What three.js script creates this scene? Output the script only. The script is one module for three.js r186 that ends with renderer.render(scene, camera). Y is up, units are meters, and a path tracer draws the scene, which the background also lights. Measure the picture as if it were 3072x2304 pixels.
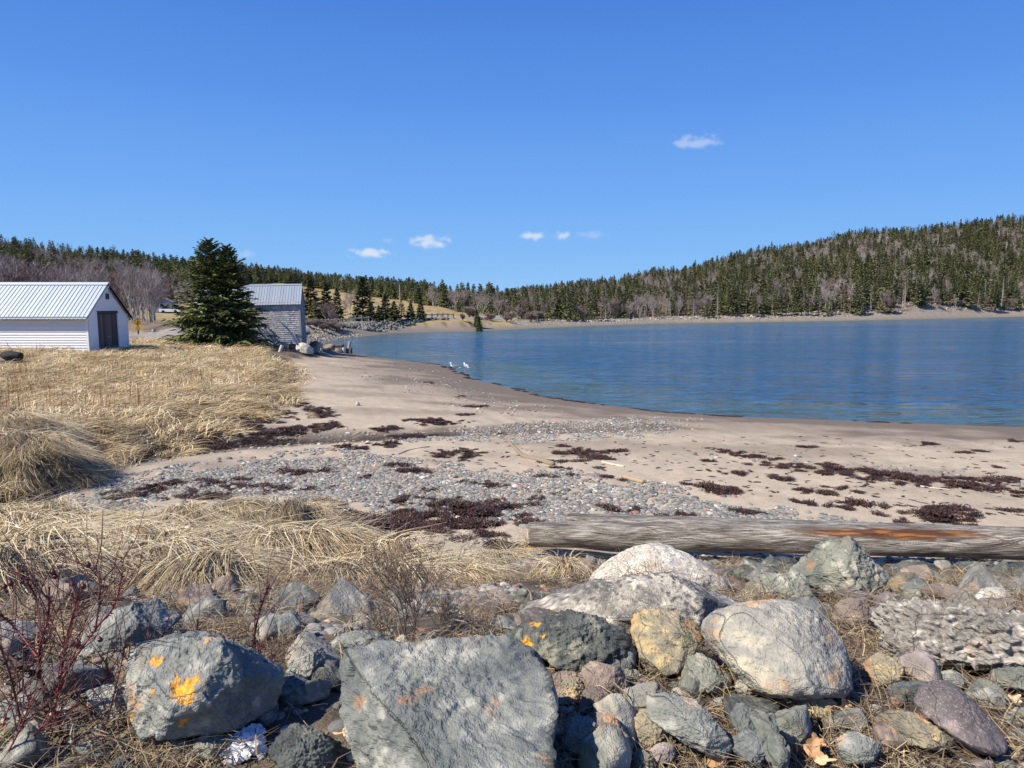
import * as THREE from 'three';
import { mergeGeometries } from 'three/addons/utils/BufferGeometryUtils.js';
import { createNoise2D, createNoise3D } from 'simplex-noise';

// ---------------------------------------------------------------- camera, sky, sun, exposure
const F = 2043, EYE = 4.0, PITCH = Math.atan(236 / F);
const scene = new THREE.Scene();
const camera = new THREE.PerspectiveCamera(2 * Math.atan(1152 / F) * 180 / Math.PI, 4 / 3, 0.05, 4000);
camera.position.set(0, EYE, 0);
camera.rotation.x = -PITCH;
scene.add(camera);

function rngOf(seed) { let a = seed >>> 0; return () => { a = (a + 0x6D2B79F5) | 0; let t = Math.imul(a ^ (a >>> 15), 1 | a); t = (t + Math.imul(t ^ (t >>> 7), 61 | t)) ^ t; return ((t ^ (t >>> 14)) >>> 0) / 4294967296; }; }
const n2 = createNoise2D(rngOf(11)), n3 = createNoise3D(rngOf(12)), n2b = createNoise2D(rngOf(13));
const clamp = (x, a = 0, b = 1) => Math.min(b, Math.max(a, x));
const lerp = (a, b, t) => a + (b - a) * t;
const sstep = (a, b, x) => { const t = clamp((x - a) / (b - a)); return t * t * (3 - 2 * t); };
const fbm2 = (x, y, o = 4) => { let s = 0, a = 0.5; for (let i = 0; i < o; i++) { s += a * n2(x, y); x = x * 2.03 + 7.1; y = y * 2.03 - 3.7; a *= 0.5; } return s; };
const fbm3 = (x, y, z, o = 4) => { let s = 0, a = 0.5; for (let i = 0; i < o; i++) { s += a * n3(x, y, z); x = x * 2.03 + 7.1; y = y * 2.03 - 3.7; z = z * 2.03 + 1.3; a *= 0.5; } return s; };
const lin = (r, g, b) => { const c = new THREE.Color().setRGB(r / 255, g / 255, b / 255, THREE.SRGBColorSpace); return [c.r, c.g, c.b]; };

// survey of the place: a sight line from the photographer's eye through a bearing mark
const cp = Math.cos(PITCH), sp = Math.sin(PITCH);
function ray(px, py) { const X = (px - 1536) / F, Y = -(py - 1152) / F; return new THREE.Vector3(X, Y * cp - sp, -Y * sp - cp); }
function onLevel(px, py, h) { const d = ray(px, py); const t = (h - EYE) / d.y; return new THREE.Vector3(d.x * t, h, d.z * t); }
function atDepth(px, py, D) { const d = ray(px, py); const t = D / -d.z; return new THREE.Vector3(d.x * t, EYE + d.y * t, -D); }

const SUN = new THREE.Vector3(-0.6, 0.72, 0.35).normalize();
{
  const W = 3072, Hh = 1536, px = new Float32Array(W * Hh * 4);
  const stops = [[0, lin(156, 203, 247)], [4, lin(134, 189, 247)], [9, lin(116, 172, 244)], [16, lin(93, 150, 233)], [24, lin(74, 129, 216)], [40, lin(58, 108, 196)], [65, lin(48, 92, 178)], [90, lin(44, 86, 170)]];
  const clouds = [[1110, 760, 66, 17, 0.85], [1290, 726, 66, 22, 0.75], [1602, 709, 46, 17, 0.7], [1687, 708, 28, 16, 0.65], [1775, 706, 44, 13, 0.25], [2085, 430, 72, 25, 0.42], [738, 763, 26, 15, 0.25], [1165, 722, 16, 9, 0.22]].map(([x, y, w, h, o]) => {
    const d = ray(x, y).normalize(); return { az: Math.atan2(d.z, d.x), el: Math.asin(d.y), w: w / F, h: h / F, o };
  });
  const white = lin(226, 233, 246);
  for (let j = 0; j < Hh; j++) {
    const el = ((j + 0.5) / Hh - 0.5) * Math.PI, e = Math.max(0, el * 180 / Math.PI);
    let k = 0; while (k < stops.length - 2 && e > stops[k + 1][0]) k++;
    const t = clamp((e - stops[k][0]) / (stops[k + 1][0] - stops[k][0]));
    for (let i = 0; i < W; i++) {
      const az = ((i + 0.5) / W - 0.5) * 2 * Math.PI, o = (j * W + i) * 4;
      let c = [0, 1, 2].map((q) => lerp(stops[k][1][q], stops[k + 1][1][q], t));
      if (e > 0 && e < 20) for (const cl of clouds) {
        const u = (az - cl.az) * Math.cos(el) / cl.w, v = (el - cl.el) / cl.h;
        if (Math.abs(u) > 1.6 || Math.abs(v) > 2) continue;
        const vv = v < 0 ? v * 1.35 : v;
        const n = fbm2(u * 1.3 + cl.az * 40, v * 0.9 + cl.el * 90, 5) + 0.35 * fbm2(u * 5 + 3, v * 3 + cl.az * 9, 4);
        const a = sstep(0.0, 0.75, 1.0 - Math.sqrt(u * u + vv * vv) + n * 0.75) * cl.o;
        c = c.map((x, q) => lerp(x, white[q], a));
      }
      px[o] = c[0]; px[o + 1] = c[1]; px[o + 2] = c[2]; px[o + 3] = 1;
    }
  }
  const sky = new THREE.DataTexture(px, W, Hh, THREE.RGBAFormat, THREE.FloatType);
  sky.mapping = THREE.EquirectangularReflectionMapping; sky.magFilter = THREE.LinearFilter; sky.needsUpdate = true;
  scene.background = sky; scene.environment = sky; scene.backgroundIntensity = scene.environmentIntensity = 0.74;
}
const sun = new THREE.DirectionalLight(new THREE.Color(1.0, 0.93, 0.82), 4.8);
sun.position.copy(SUN).multiplyScalar(120); sun.target.position.set(0, 0, -40);
sun.position.add(sun.target.position);
sun.castShadow = true; sun.shadow.mapSize.set(4096, 4096);
Object.assign(sun.shadow.camera, { left: -120, right: 120, top: 120, bottom: -120, near: 1, far: 400 });
scene.add(sun, sun.target);
const renderer = new THREE.WebGLRenderer({ antialias: true });
renderer.toneMapping = THREE.LinearToneMapping;
renderer.toneMappingExposure = 1.35;
renderer.shadowMap.enabled = true;

// ---------------------------------------------------------------- helpers
const used = {};
function numbered(name) { const n = used[name] = (used[name] ?? -1) + 1; return n ? name + '_' + String(n).padStart(3, '0') : name; }
function tag(o, label, category, group) { o.userData = { label, category }; if (group) o.userData.group = group; return o; }
function mark(o, kind, label, category) { o.userData.kind = kind; if (label) o.userData.label = label; if (category) o.userData.category = category; return o; }
function mesh(name, g, m, parent) { const o = new THREE.Mesh(g, m); o.name = parent && parent !== scene ? name : numbered(name); o.castShadow = o.receiveShadow = true; (parent ?? scene).add(o); return o; }
function thing(name, label, category, p = [0, 0, 0], turn = 0, group) { const g = new THREE.Group(); g.name = numbered(name); g.position.set(...p); g.rotation.y = turn; scene.add(g); return tag(g, label, category, group); }
function copyOf(src, label, group) { const c = src.clone(); c.name = numbered(src.userData.kindName ?? src.name); c.userData = { label, category: src.userData.category, group }; scene.add(c); return c; }
function bufGeo(pos, idx, extra = {}) { const g = new THREE.BufferGeometry(); g.setAttribute('position', new THREE.Float32BufferAttribute(pos, 3)); if (extra.uv) g.setAttribute('uv', new THREE.Float32BufferAttribute(extra.uv, 2)); if (extra.color) g.setAttribute('color', new THREE.Float32BufferAttribute(extra.color, 3)); if (idx) g.setIndex(idx); if (extra.normal) g.setAttribute('normal', new THREE.Float32BufferAttribute(extra.normal, 3)); else g.computeVertexNormals(); return g; }
function texOf(w, h, f, srgb = true) { const d = new Uint8Array(w * h * 4); for (let j = 0; j < h; j++) for (let i = 0; i < w; i++) { const c = f(i / w, j / h, i, j), o = (j * w + i) * 4; for (let q = 0; q < 3; q++) d[o + q] = clamp(Math.round((c.length ? c[q] : c) * 255), 0, 255); d[o + 3] = 255; } const t = new THREE.DataTexture(d, w, h); t.wrapS = t.wrapT = THREE.RepeatWrapping; t.magFilter = THREE.LinearFilter; t.minFilter = THREE.LinearMipmapLinearFilter; t.generateMipmaps = true; if (srgb) t.colorSpace = THREE.SRGBColorSpace; t.needsUpdate = true; return t; }
// tiling noise on the unit square by blending four shifted samples
function tile(f) { return (u, v) => { const a = u, b = v; return f(u, v) * (1 - a) * (1 - b) + f(u - 1, v) * a * (1 - b) + f(u, v - 1) * (1 - a) * b + f(u - 1, v - 1) * a * b; }; }
function rep(t, x, y = x) { const c = t.clone(); c.repeat.set(x, y); c.needsUpdate = true; return c; }
const std = (o) => new THREE.MeshStandardMaterial({ roughness: 0.9, ...o });
function inPoly(poly, x, z) { let c = false; for (let i = 0, j = poly.length - 1; i < poly.length; j = i++) { const [xi, zi] = poly[i], [xj, zj] = poly[j]; if ((zi > z) !== (zj > z) && x < (xj - xi) * (z - zi) / (zj - zi) + xi) c = !c; } return c; }
function segDist(poly, x, z, closed = true) { let m = 1e18; for (let i = 0, n = poly.length; i < (closed ? n : n - 1); i++) { const [ax, az] = poly[i], [bx, bz] = poly[(i + 1) % n], dx = bx - ax, dz = bz - az, t = clamp(((x - ax) * dx + (z - az) * dz) / (dx * dx + dz * dz || 1)), ex = ax + dx * t - x, ez = az + dz * t - z; m = Math.min(m, ex * ex + ez * ez); } return Math.sqrt(m); }
function inst(name, geo, mat, list, label, category) {   // list of { p: Vector3, q: Quaternion|Euler, s: number|Vector3, c: Color }
  if (!list.length) return null;
  const im = new THREE.InstancedMesh(geo, mat, list.length), m = new THREE.Matrix4(), q = new THREE.Quaternion(), s = new THREE.Vector3();
  list.forEach((e, i) => { q.identity(); if (e.q) e.q.isEuler ? q.setFromEuler(e.q) : q.copy(e.q); if (e.s?.isVector3) s.copy(e.s); else s.setScalar(e.s ?? 1); im.setMatrixAt(i, m.compose(e.p, q, s)); if (e.c) im.setColorAt(i, e.c); });
  im.name = numbered(name); im.castShadow = im.receiveShadow = true; im.frustumCulled = false; scene.add(im);
  return mark(im, 'stuff', label, category);
}
const EYEP = new THREE.Vector3(0, EYE, 0);
const V = (x, y, z) => new THREE.Vector3(x, y, z);
const rand = (r, a, b) => a + (b - a) * r();
// ---------------------------------------------------------------- the lie of the land
const shorePx = [[4300, 1322], [3500, 1297], [3072, 1283], [2700, 1269], [2420, 1258], [2200, 1250], [2000, 1237], [1800, 1214], [1650, 1194], [1540, 1166], [1450, 1146], [1400, 1131], [1362, 1112], [1335, 1099], [1290, 1090], [1200, 1080], [1100, 1068], [1062, 1060], [1040, 1047], [1000, 1036], [956, 1027], [1000, 1021], [1060, 1013], [1112, 1006], [1160, 1000], [1250, 997], [1400, 994], [1500, 990], [1600, 985], [1800, 976], [2000, 970], [2300, 966], [2600, 961], [3072, 950], [3500, 944], [4600, 940]];
const water = shorePx.map(([a, b]) => { const p = onLevel(a, b, 0); return [p.x, p.z]; });
water.push([900, -260], [900, 60], [120, -2]);
function shore(x, z) { const d = segDist(water, x, z); return inPoly(water, x, z) ? -d : d; }
// ground marks beyond the beach: bearing, then [distance, level mark]
const marks = [
  [-700, [[60, 985], [120, 925], [300, 760], [600, 720]]],
  [0, [[50, 990], [100, 946], [150, 893], [260, 771], [330, 768], [700, 800]]],
  [300, [[50, 988], [100, 952], [150, 932], [200, 880], [270, 800], [340, 800], [700, 810]]],
  [583, [[50, 987], [110, 955], [150, 940], [200, 895], [280, 832], [700, 840]]],
  [833, [[70, 986], [95, 974], [150, 945], [220, 905], [320, 850], [700, 852]]],
  [1000, [[92, 979], [100, 971], [160, 945], [250, 900], [330, 869], [700, 864]]],
  [1120, [[95, 977], [103, 967], [150, 945], [260, 892], [700, 875]]],
  [1200, [[97, 975], [105, 964], [150, 945], [250, 900], [700, 880]]],
  [1300, [[100, 972], [110, 959], [150, 945], [210, 920], [700, 888]]],
  [1400, [[102, 972], [114, 958], [140, 950], [200, 938], [420, 896], [700, 890]]],
  [1480, [[106, 976], [120, 965], [150, 955], [240, 930], [420, 906], [700, 900]]],
  [1600, [[114, 976], [130, 966], [170, 945], [300, 899], [700, 880]]],
  [1800, [[140, 969], [150, 962], [170, 948], [280, 880], [700, 870]]],
  [2000, [[148, 963], [160, 956], [180, 940], [260, 856], [420, 845], [700, 845]]],
  [2300, [[160, 959], [170, 952], [190, 932], [300, 789], [700, 780]]],
  [2600, [[178, 954], [188, 946], [205, 925], [330, 737], [700, 735]]],
  [3072, [[238, 941], [248, 934], [262, 915], [380, 694], [700, 690]]],
  [4300, [[300, 938], [320, 925], [480, 680], [800, 670]]]];
function markLevel(col, D) { const a = col[1]; let k = 0; while (k < a.length - 2 && D > a[k + 1][0]) k++; const t = clamp((D - a[k][0]) / (a[k + 1][0] - a[k][0])); const lv = (q) => EYE + q[0] * (916 - q[1]) / F; return lerp(lv(a[k]), lv(a[k + 1]), t); }
function inland(x, D) { const b = 1536 + F * x / D; let k = 0; while (k < marks.length - 2 && b > marks[k + 1][0]) k++; const t = sstep(0, 1, (b - marks[k][0]) / (marks[k + 1][0] - marks[k][0])); return lerp(markLevel(marks[k], D), markLevel(marks[k + 1], D), t); }
// the edge of the grass field and the line of the little stream
const onBeach = (l, h) => l.map(([a, b]) => { const p = onLevel(a, b, h); return [p.x, p.z]; });
const fieldEdge = onBeach([[905, 1056], [850, 1078], [822, 1110], [808, 1150], [785, 1190], [700, 1235], [600, 1275], [520, 1312], [400, 1345], [300, 1378], [215, 1430], [120, 1470], [0, 1490], [-300, 1510]], 1.25);
const field = [...fieldEdge, [-14, -6.5], [-60, -8], [-60, -70], [-16.5, -70], [-12.4, -46]];
const streamPts = onBeach([[-60, 1500], [120, 1482], [240, 1448], [400, 1415], [560, 1385], [720, 1362], [880, 1342], [1000, 1330], [1110, 1318], [1230, 1306], [1380, 1292], [1560, 1278], [1760, 1264], [1950, 1250], [2050, 1240]], 0.95);
const bank = (z, x) => 1.15 * sstep(-7.6 + 0.25 * n2(x * 0.5, 3), -2.0, z);
function ground(x, z, detail = true) {
  const d = shore(x, z), D = -z;
  if (d < 0) return Math.max(-4.5, 0.055 * d - 0.0012 * d * d * 0.5) - 0.0 + (detail ? 0.02 * fbm2(x * 0.4, z * 0.4, 3) * sstep(0, 6, -d) : 0);
  let h = D > 62 ? 1.4 * (1 - Math.exp(-d / 7)) : 1.9 * (1 - Math.exp(-d / 16));
  if (D > 44) {
    const far = inland(x, Math.max(D, 48)), b = 1536 + F * x / D, w = sstep(44, 60, D) * sstep(b < 1450 && D > 80 ? 0.8 : 0, b < 1450 && D > 80 ? 4.2 : 9, d);
    h = lerp(1.9 * (1 - Math.exp(-d / 16)), 1.4 * (1 - Math.exp(-d / 7)), sstep(55, 70, D));
    h = lerp(h, far, w);
    if (detail) h += 0.35 * fbm2(x * 0.03, z * 0.03, 3) * sstep(70, 140, D) * sstep(8, 30, d);
  }
  if (D < 60) {
    const f = segDist(field, x, z), inside = inPoly(field, x, z);
    h += 0.3 * sstep(-0.5, 1.2, (inside ? f : -f) + 0.4 * n2(x * 0.7, z * 0.7));
    const s = D < 30 ? segDist(streamPts, x, z, false) : 9;
    h -= 0.12 * (1 - sstep(0.25, 1.1, s)) * sstep(0, 3, d);
    if (detail) h += (0.05 * fbm2(x * 0.25, z * 0.25, 3) + 0.018 * n2(x * 1.3, z * 1.3)) * sstep(0.5, 5, d);
  }
  if (D < 8) h += bank(z, x) + (detail ? 0.05 * fbm2(x * 1.2, z * 1.2, 3) * sstep(-7, -5, z) : 0);
  return h;
}
function sight(px, py, far = 900) { const d = ray(px, py).normalize(); let t = 1.2, last = t; for (let i = 0; i < 900 && t < far; i++) { const x = d.x * t, y = EYE + d.y * t, z = d.z * t; if (y < Math.max(ground(x, z, false), -0.0)) { let a = last, b = t; for (let k = 0; k < 14; k++) { const m = (a + b) / 2; if (EYE + d.y * m < Math.max(0, ground(d.x * m, d.z * m, false))) b = m; else a = m; } return V(d.x * b, EYE + d.y * b, d.z * b); } last = t; t *= 1.02; } return V(d.x * far, EYE + d.y * far, d.z * far); }

// surfaces
const grainTex = texOf(1024, 1024, (() => { const r = rngOf(5), b = tile((u, v) => fbm2(u * 6, v * 6, 4)), c = tile((u, v) => fbm2(u * 40, v * 40, 3)); return (u, v) => { const g = r(); let k = 0.86 + 0.10 * b(u, v) + 0.12 * c(u, v) + (g - 0.5) * 0.16; if (g > 0.992) k *= 0.6; if (g < 0.008) k = 1.0; return [k, k * 0.995, k * 0.985]; }; })());
const grainBump = texOf(1024, 1024, (() => { const r = rngOf(6), b = tile((u, v) => fbm2(u * 9, v * 26, 4)), c = tile((u, v) => fbm2(u * 60, v * 60, 3)); return (u, v) => 0.5 + 0.28 * b(u, v) + 0.25 * c(u, v) + (r() - 0.5) * 0.16; })(), false);
const C = { dry: lin(212, 194, 168), wet: lin(132, 117, 101), silt: lin(180, 163, 140), soil: lin(94, 84, 73), thatch: lin(150, 132, 104), shingle: lin(150, 145, 138), lawn: lin(190, 165, 108), forest: lin(96, 84, 62), bed: lin(138, 130, 116), weed: lin(96, 114, 128), bluff: lin(156, 130, 105) };  // weed: seabed growth, blued to stand for light scattered up in deep water
const mixc = (a, b, t) => [lerp(a[0], b[0], t), lerp(a[1], b[1], t), lerp(a[2], b[2], t)];
const woods = (x, z) => { const D = -z; if (D < 60) return 0; const b = 1536 + F * x / D; const edge = [[-900, 115], [300, 150], [560, 175], [700, 280], [833, 322], [1000, 332], [1120, 262], [1200, 250], [1300, 212], [1420, 195], [1500, 150], [1600, 135], [1750, 140], [2000, 160], [2300, 170], [2600, 190], [3072, 250], [4300, 320]]; let k = 0; while (k < edge.length - 2 && b > edge[k + 1][0]) k++; const e = lerp(edge[k][1], edge[k + 1][1], clamp((b - edge[k][0]) / (edge[k + 1][0] - edge[k][0]))); return D - e; };
function landColour(x, z, h) {
  const d = shore(x, z), D = -z; let c;
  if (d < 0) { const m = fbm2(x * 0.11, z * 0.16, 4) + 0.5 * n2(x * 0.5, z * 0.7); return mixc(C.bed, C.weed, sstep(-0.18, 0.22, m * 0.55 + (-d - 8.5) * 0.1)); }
  const n = fbm2(x * 0.35, z * 0.35, 4), w = fbm2(x * 0.09 + 9, z * 0.22, 4);
  c = mixc(C.dry, C.silt, sstep(-0.1, 0.5, w + 0.25 * n));
  if (D < 62) c = mixc(c, C.wet, 1 - sstep(2.0, 9.0, d + 3.2 * n + 5.0 * w));
  if (D < 44) { const s = segDist(streamPts, x, z, false); c = mixc(c, C.wet, 1 - sstep(0.5, 1.1, s + 0.5 * n)); }
  if (D < 62) { const f = segDist(field, x, z), i = inPoly(field, x, z); c = mixc(c, mixc(C.thatch, C.soil, sstep(-0.1, 0.45, n)), sstep(-0.1, 0.35, (i ? f : -f) + 0.9 * n)); }
  if (D < 8.2) c = mixc(c, mixc(C.soil, C.thatch, sstep(0.0, 0.6, n)), sstep(-6.9, -5.6, z + 0.9 * n));
  if (D >= 62) {
    const b = 1536 + F * x / D, inn = woods(x, z);
    let g = mixc(C.lawn, C.soil, sstep(0.1, 0.55, n + 0.4 * w));
    if (b < 330) g = mixc(g, C.soil, 0.6);
    g = mixc(g, C.forest, sstep(-3, 6, inn));
    if (b > 1560) g = mixc(C.shingle, mixc(C.bluff, C.forest, sstep(4, 14, inn)), sstep(-2, 3, inn + 4 * n));
    c = mixc(D < 105 && b < 1500 ? C.shingle : mixc(C.silt, C.shingle, 0.5), g, b < 1560 ? sstep(1.5, 4, d + 3 * n) : sstep(4, 9, d + 3 * n));
    c = mixc(c, C.wet, 0.7 * (1 - sstep(0.5, 2.5, d)));
  }
  return c;
}
{
  const rows = [], cols = [];
  for (let r = 0.5; r < 14; r *= 1.013) rows.push(r);
  for (let r = 14; r < 120; r *= 1.012) rows.push(r);
  for (let r = 120; r < 1000; r *= 1.02) rows.push(r);
  for (let a = -180; a < -48; a += 6) cols.push(a);
  for (let a = -48; a < 48; a += 0.27) cols.push(a);
  for (let a = 48; a <= 180.01; a += 6) cols.push(a);
  const pos = [], uv = [], col = [], idx = [], nc = cols.length;
  for (const r of rows) for (const a of cols) {
    const t = a * Math.PI / 180, x = Math.sin(t) * r, z = -Math.cos(t) * r, h = ground(x, z);
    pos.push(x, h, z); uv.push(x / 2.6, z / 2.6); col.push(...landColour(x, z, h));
  }
  for (let j = 0; j < rows.length - 1; j++) for (let i = 0; i < nc - 1; i++) { const a = j * nc + i; idx.push(a, a + 1, a + nc, a + 1, a + nc + 1, a + nc); }
  const m = std({ vertexColors: true, map: grainTex, bumpMap: grainBump, bumpScale: 0.02, roughness: 0.95 });
  const g = bufGeo(pos, idx, { uv, color: col });
  mark(mesh('ground', g, m), 'structure', 'sandy beach, grassy bank and wooded hills round the bay');
}
// water
{
  // ripples of the whole bay on one 110 m chart: slack under the beach, livelier where the wind gets at it
  const X0 = -34, Z0 = -18, SPAN = 110, ripple = (x, z) => 0.5 * fbm2(x * 0.42 + 40, z * 1.25, 4) + 0.3 * (1 - 2 * Math.abs(n2(x * 0.8 + 0.6 * n2(x * 0.3, z * 0.3), z * 2.5 + 9))) + 0.17 * (1 - 2 * Math.abs(n2b(x * 1.9, z * 5.2)));
  const waveTex = texOf(2048, 2048, (u, v) => { const x = X0 + u * SPAN, z = Z0 - v * SPAN, d = shore(x, z), g = fbm2(x * 0.05, z * 0.16, 3), a = (0.1 + 0.9 * sstep(1.5, 13, -d + 9 * g)) * (0.85 + 0.5 * fbm2(x * 0.02 + 8, z * 0.07, 3)); return 0.5 + 0.42 * a * ripple(x, z); }, false);
  waveTex.wrapS = waveTex.wrapT = THREE.MirroredRepeatWrapping; waveTex.repeat.set(1 / SPAN, 1 / SPAN); waveTex.offset.set(-X0 / SPAN, Z0 / SPAN);
  const swell = tile((u, v) => fbm2(u * 8 + 5, v * 30, 5));
  const swellN = (() => { const N = 1024, h = new Float32Array(N * N); for (let j = 0; j < N; j++) for (let i = 0; i < N; i++) h[j * N + i] = swell(i / N, j / N); return texOf(N, N, (u, v, i, j) => { const dx = h[j * N + (i + 1) % N] - h[j * N + (i + N - 1) % N], dy = h[((j + 1) % N) * N + i] - h[((j + N - 1) % N) * N + i], n = V(-dx * 9, -dy * 9, 1).normalize(); return [n.x * 0.5 + 0.5, n.y * 0.5 + 0.5, n.z * 0.5 + 0.5]; }, false); })();
  const wind = tile((u, v) => fbm2(u * 3 + 17, v * 9 + 4, 4));
  const windTex = texOf(512, 512, (u, v) => { const k = clamp(0.5 + 0.9 * wind(u, v)); return 0.12 + 0.8 * k; }, false);
  const m = new THREE.MeshPhysicalMaterial({ color: new THREE.Color(0.55, 0.84, 1.0), roughness: 0.16, transmission: 1, thickness: 0, ior: 1.33, bumpMap: waveTex, bumpScale: 0.088, normalMap: rep(swellN, 1 / 57, 1 / 57), normalScale: new THREE.Vector2(0.34, 0.34), roughnessMap: rep(windTex, 1 / 170, 1 / 120) });
  const shape = new THREE.Shape(), out = [];
  const g = new THREE.PlaneGeometry(1900, 1000, 1, 1); g.rotateX(-Math.PI / 2); g.translate(300, 0, -480);
  const p = g.attributes.position, uv = []; for (let i = 0; i < p.count; i++) uv.push(p.getX(i), -p.getZ(i)); g.setAttribute('uv', new THREE.Float32BufferAttribute(uv, 2));
  mark(mesh('water', g, m), 'structure', 'calm blue water of the bay');
}
// ---------------------------------------------------------------- stones
const cubeCache = {};
function cubeSphere(n) {
  if (cubeCache[n]) return cubeCache[n];
  const dirs = [], uv = [], idx = [], weld = [], seen = new Map();
  const faces = [[[1, 0, 0], [0, 0, -1], [0, 1, 0]], [[-1, 0, 0], [0, 0, 1], [0, 1, 0]], [[0, 1, 0], [1, 0, 0], [0, 0, -1]], [[0, -1, 0], [1, 0, 0], [0, 0, 1]], [[0, 0, 1], [1, 0, 0], [0, 1, 0]], [[0, 0, -1], [-1, 0, 0], [0, 1, 0]]];
  for (const [c, a, b] of faces) {
    const at = dirs.length;
    for (let j = 0; j <= n; j++) for (let i = 0; i <= n; i++) {
      const s = Math.tan((i / n - 0.5) * Math.PI / 2), t = Math.tan((j / n - 0.5) * Math.PI / 2);
      const d = V(c[0] + a[0] * s + b[0] * t, c[1] + a[1] * s + b[1] * t, c[2] + a[2] * s + b[2] * t).normalize();
      const k = [d.x, d.y, d.z].map((x) => Math.round(x * 1e5)).join();
      if (!seen.has(k)) seen.set(k, seen.size); weld.push(seen.get(k));
      dirs.push(d); uv.push(i / n, j / n);
    }
    for (let j = 0; j < n; j++) for (let i = 0; i < n; i++) { const q = at + j * (n + 1) + i; idx.push(q, q + 1, q + n + 1, q + 1, q + n + 2, q + n + 1); }
  }
  return cubeCache[n] = { dirs, uv, idx, weld, count: seen.size };
}
function smoothNormals(pos, idx, weld, count) {
  const acc = new Float32Array(count * 3), a = V(), b = V(), c = V();
  for (let k = 0; k < idx.length; k += 3) { const [i, j, l] = [idx[k], idx[k + 1], idx[k + 2]]; a.fromArray(pos, i * 3); b.fromArray(pos, j * 3).sub(a); c.fromArray(pos, l * 3).sub(a); b.cross(c); for (const q of [i, j, l]) { const w = weld[q] * 3; acc[w] += b.x; acc[w + 1] += b.y; acc[w + 2] += b.z; } }
  const out = new Float32Array(pos.length); for (let i = 0; i < weld.length; i++) { a.fromArray(acc, weld[i] * 3).normalize(); a.toArray(out, i * 3); } return out;
}
// kinds of stone: colours and roughness of break
const stoneKinds = {
  slate: { a: lin(126, 128, 120), b: lin(98, 102, 98), c: lin(154, 152, 140), rust: 0.05, rough: 1, speck: 0.12 },
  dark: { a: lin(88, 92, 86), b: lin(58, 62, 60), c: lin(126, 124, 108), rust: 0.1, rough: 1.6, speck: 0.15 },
  green: { a: lin(134, 135, 121), b: lin(104, 107, 98), c: lin(168, 165, 148), rust: 0.14, rough: 1.2, speck: 0.15 },
  pale: { a: lin(156, 152, 140), b: lin(130, 128, 119), c: lin(176, 168, 146), rust: 0.18, rough: 0.8, speck: 0.12 },
  ochre: { a: lin(148, 138, 114), b: lin(108, 102, 88), c: lin(180, 158, 116), rust: 0.26, rough: 1.1, speck: 0.15 },
  brown: { a: lin(134, 120, 108), b: lin(106, 96, 88), c: lin(164, 144, 124), rust: 0.2, rough: 0.9, speck: 0.12 },
  purple: { a: lin(112, 102, 100), b: lin(90, 82, 82), c: lin(132, 120, 116), rust: 0.06, rough: 0.6, speck: 0.45 },
  mauve: { a: lin(146, 134, 128), b: lin(122, 112, 108), c: lin(166, 154, 146), rust: 0.05, rough: 0.5, speck: 0.15 },
  granite: { a: lin(196, 188, 172), b: lin(168, 160, 146), c: lin(214, 206, 188), rust: 0.08, rough: 0.5, speck: 1 },
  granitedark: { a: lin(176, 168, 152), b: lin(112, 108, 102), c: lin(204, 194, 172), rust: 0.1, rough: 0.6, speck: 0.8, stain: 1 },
  concrete: { a: lin(150, 144, 134), b: lin(118, 112, 104), c: lin(182, 174, 160), rust: 0.06, rough: 1.2, speck: 0.35, lumps: 1 } };
const rustC = lin(176, 122, 66), limeC = lin(188, 182, 128), orangeC = lin(232, 152, 14), darkC = lin(52, 50, 48), whiteC = lin(226, 220, 206);
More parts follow.
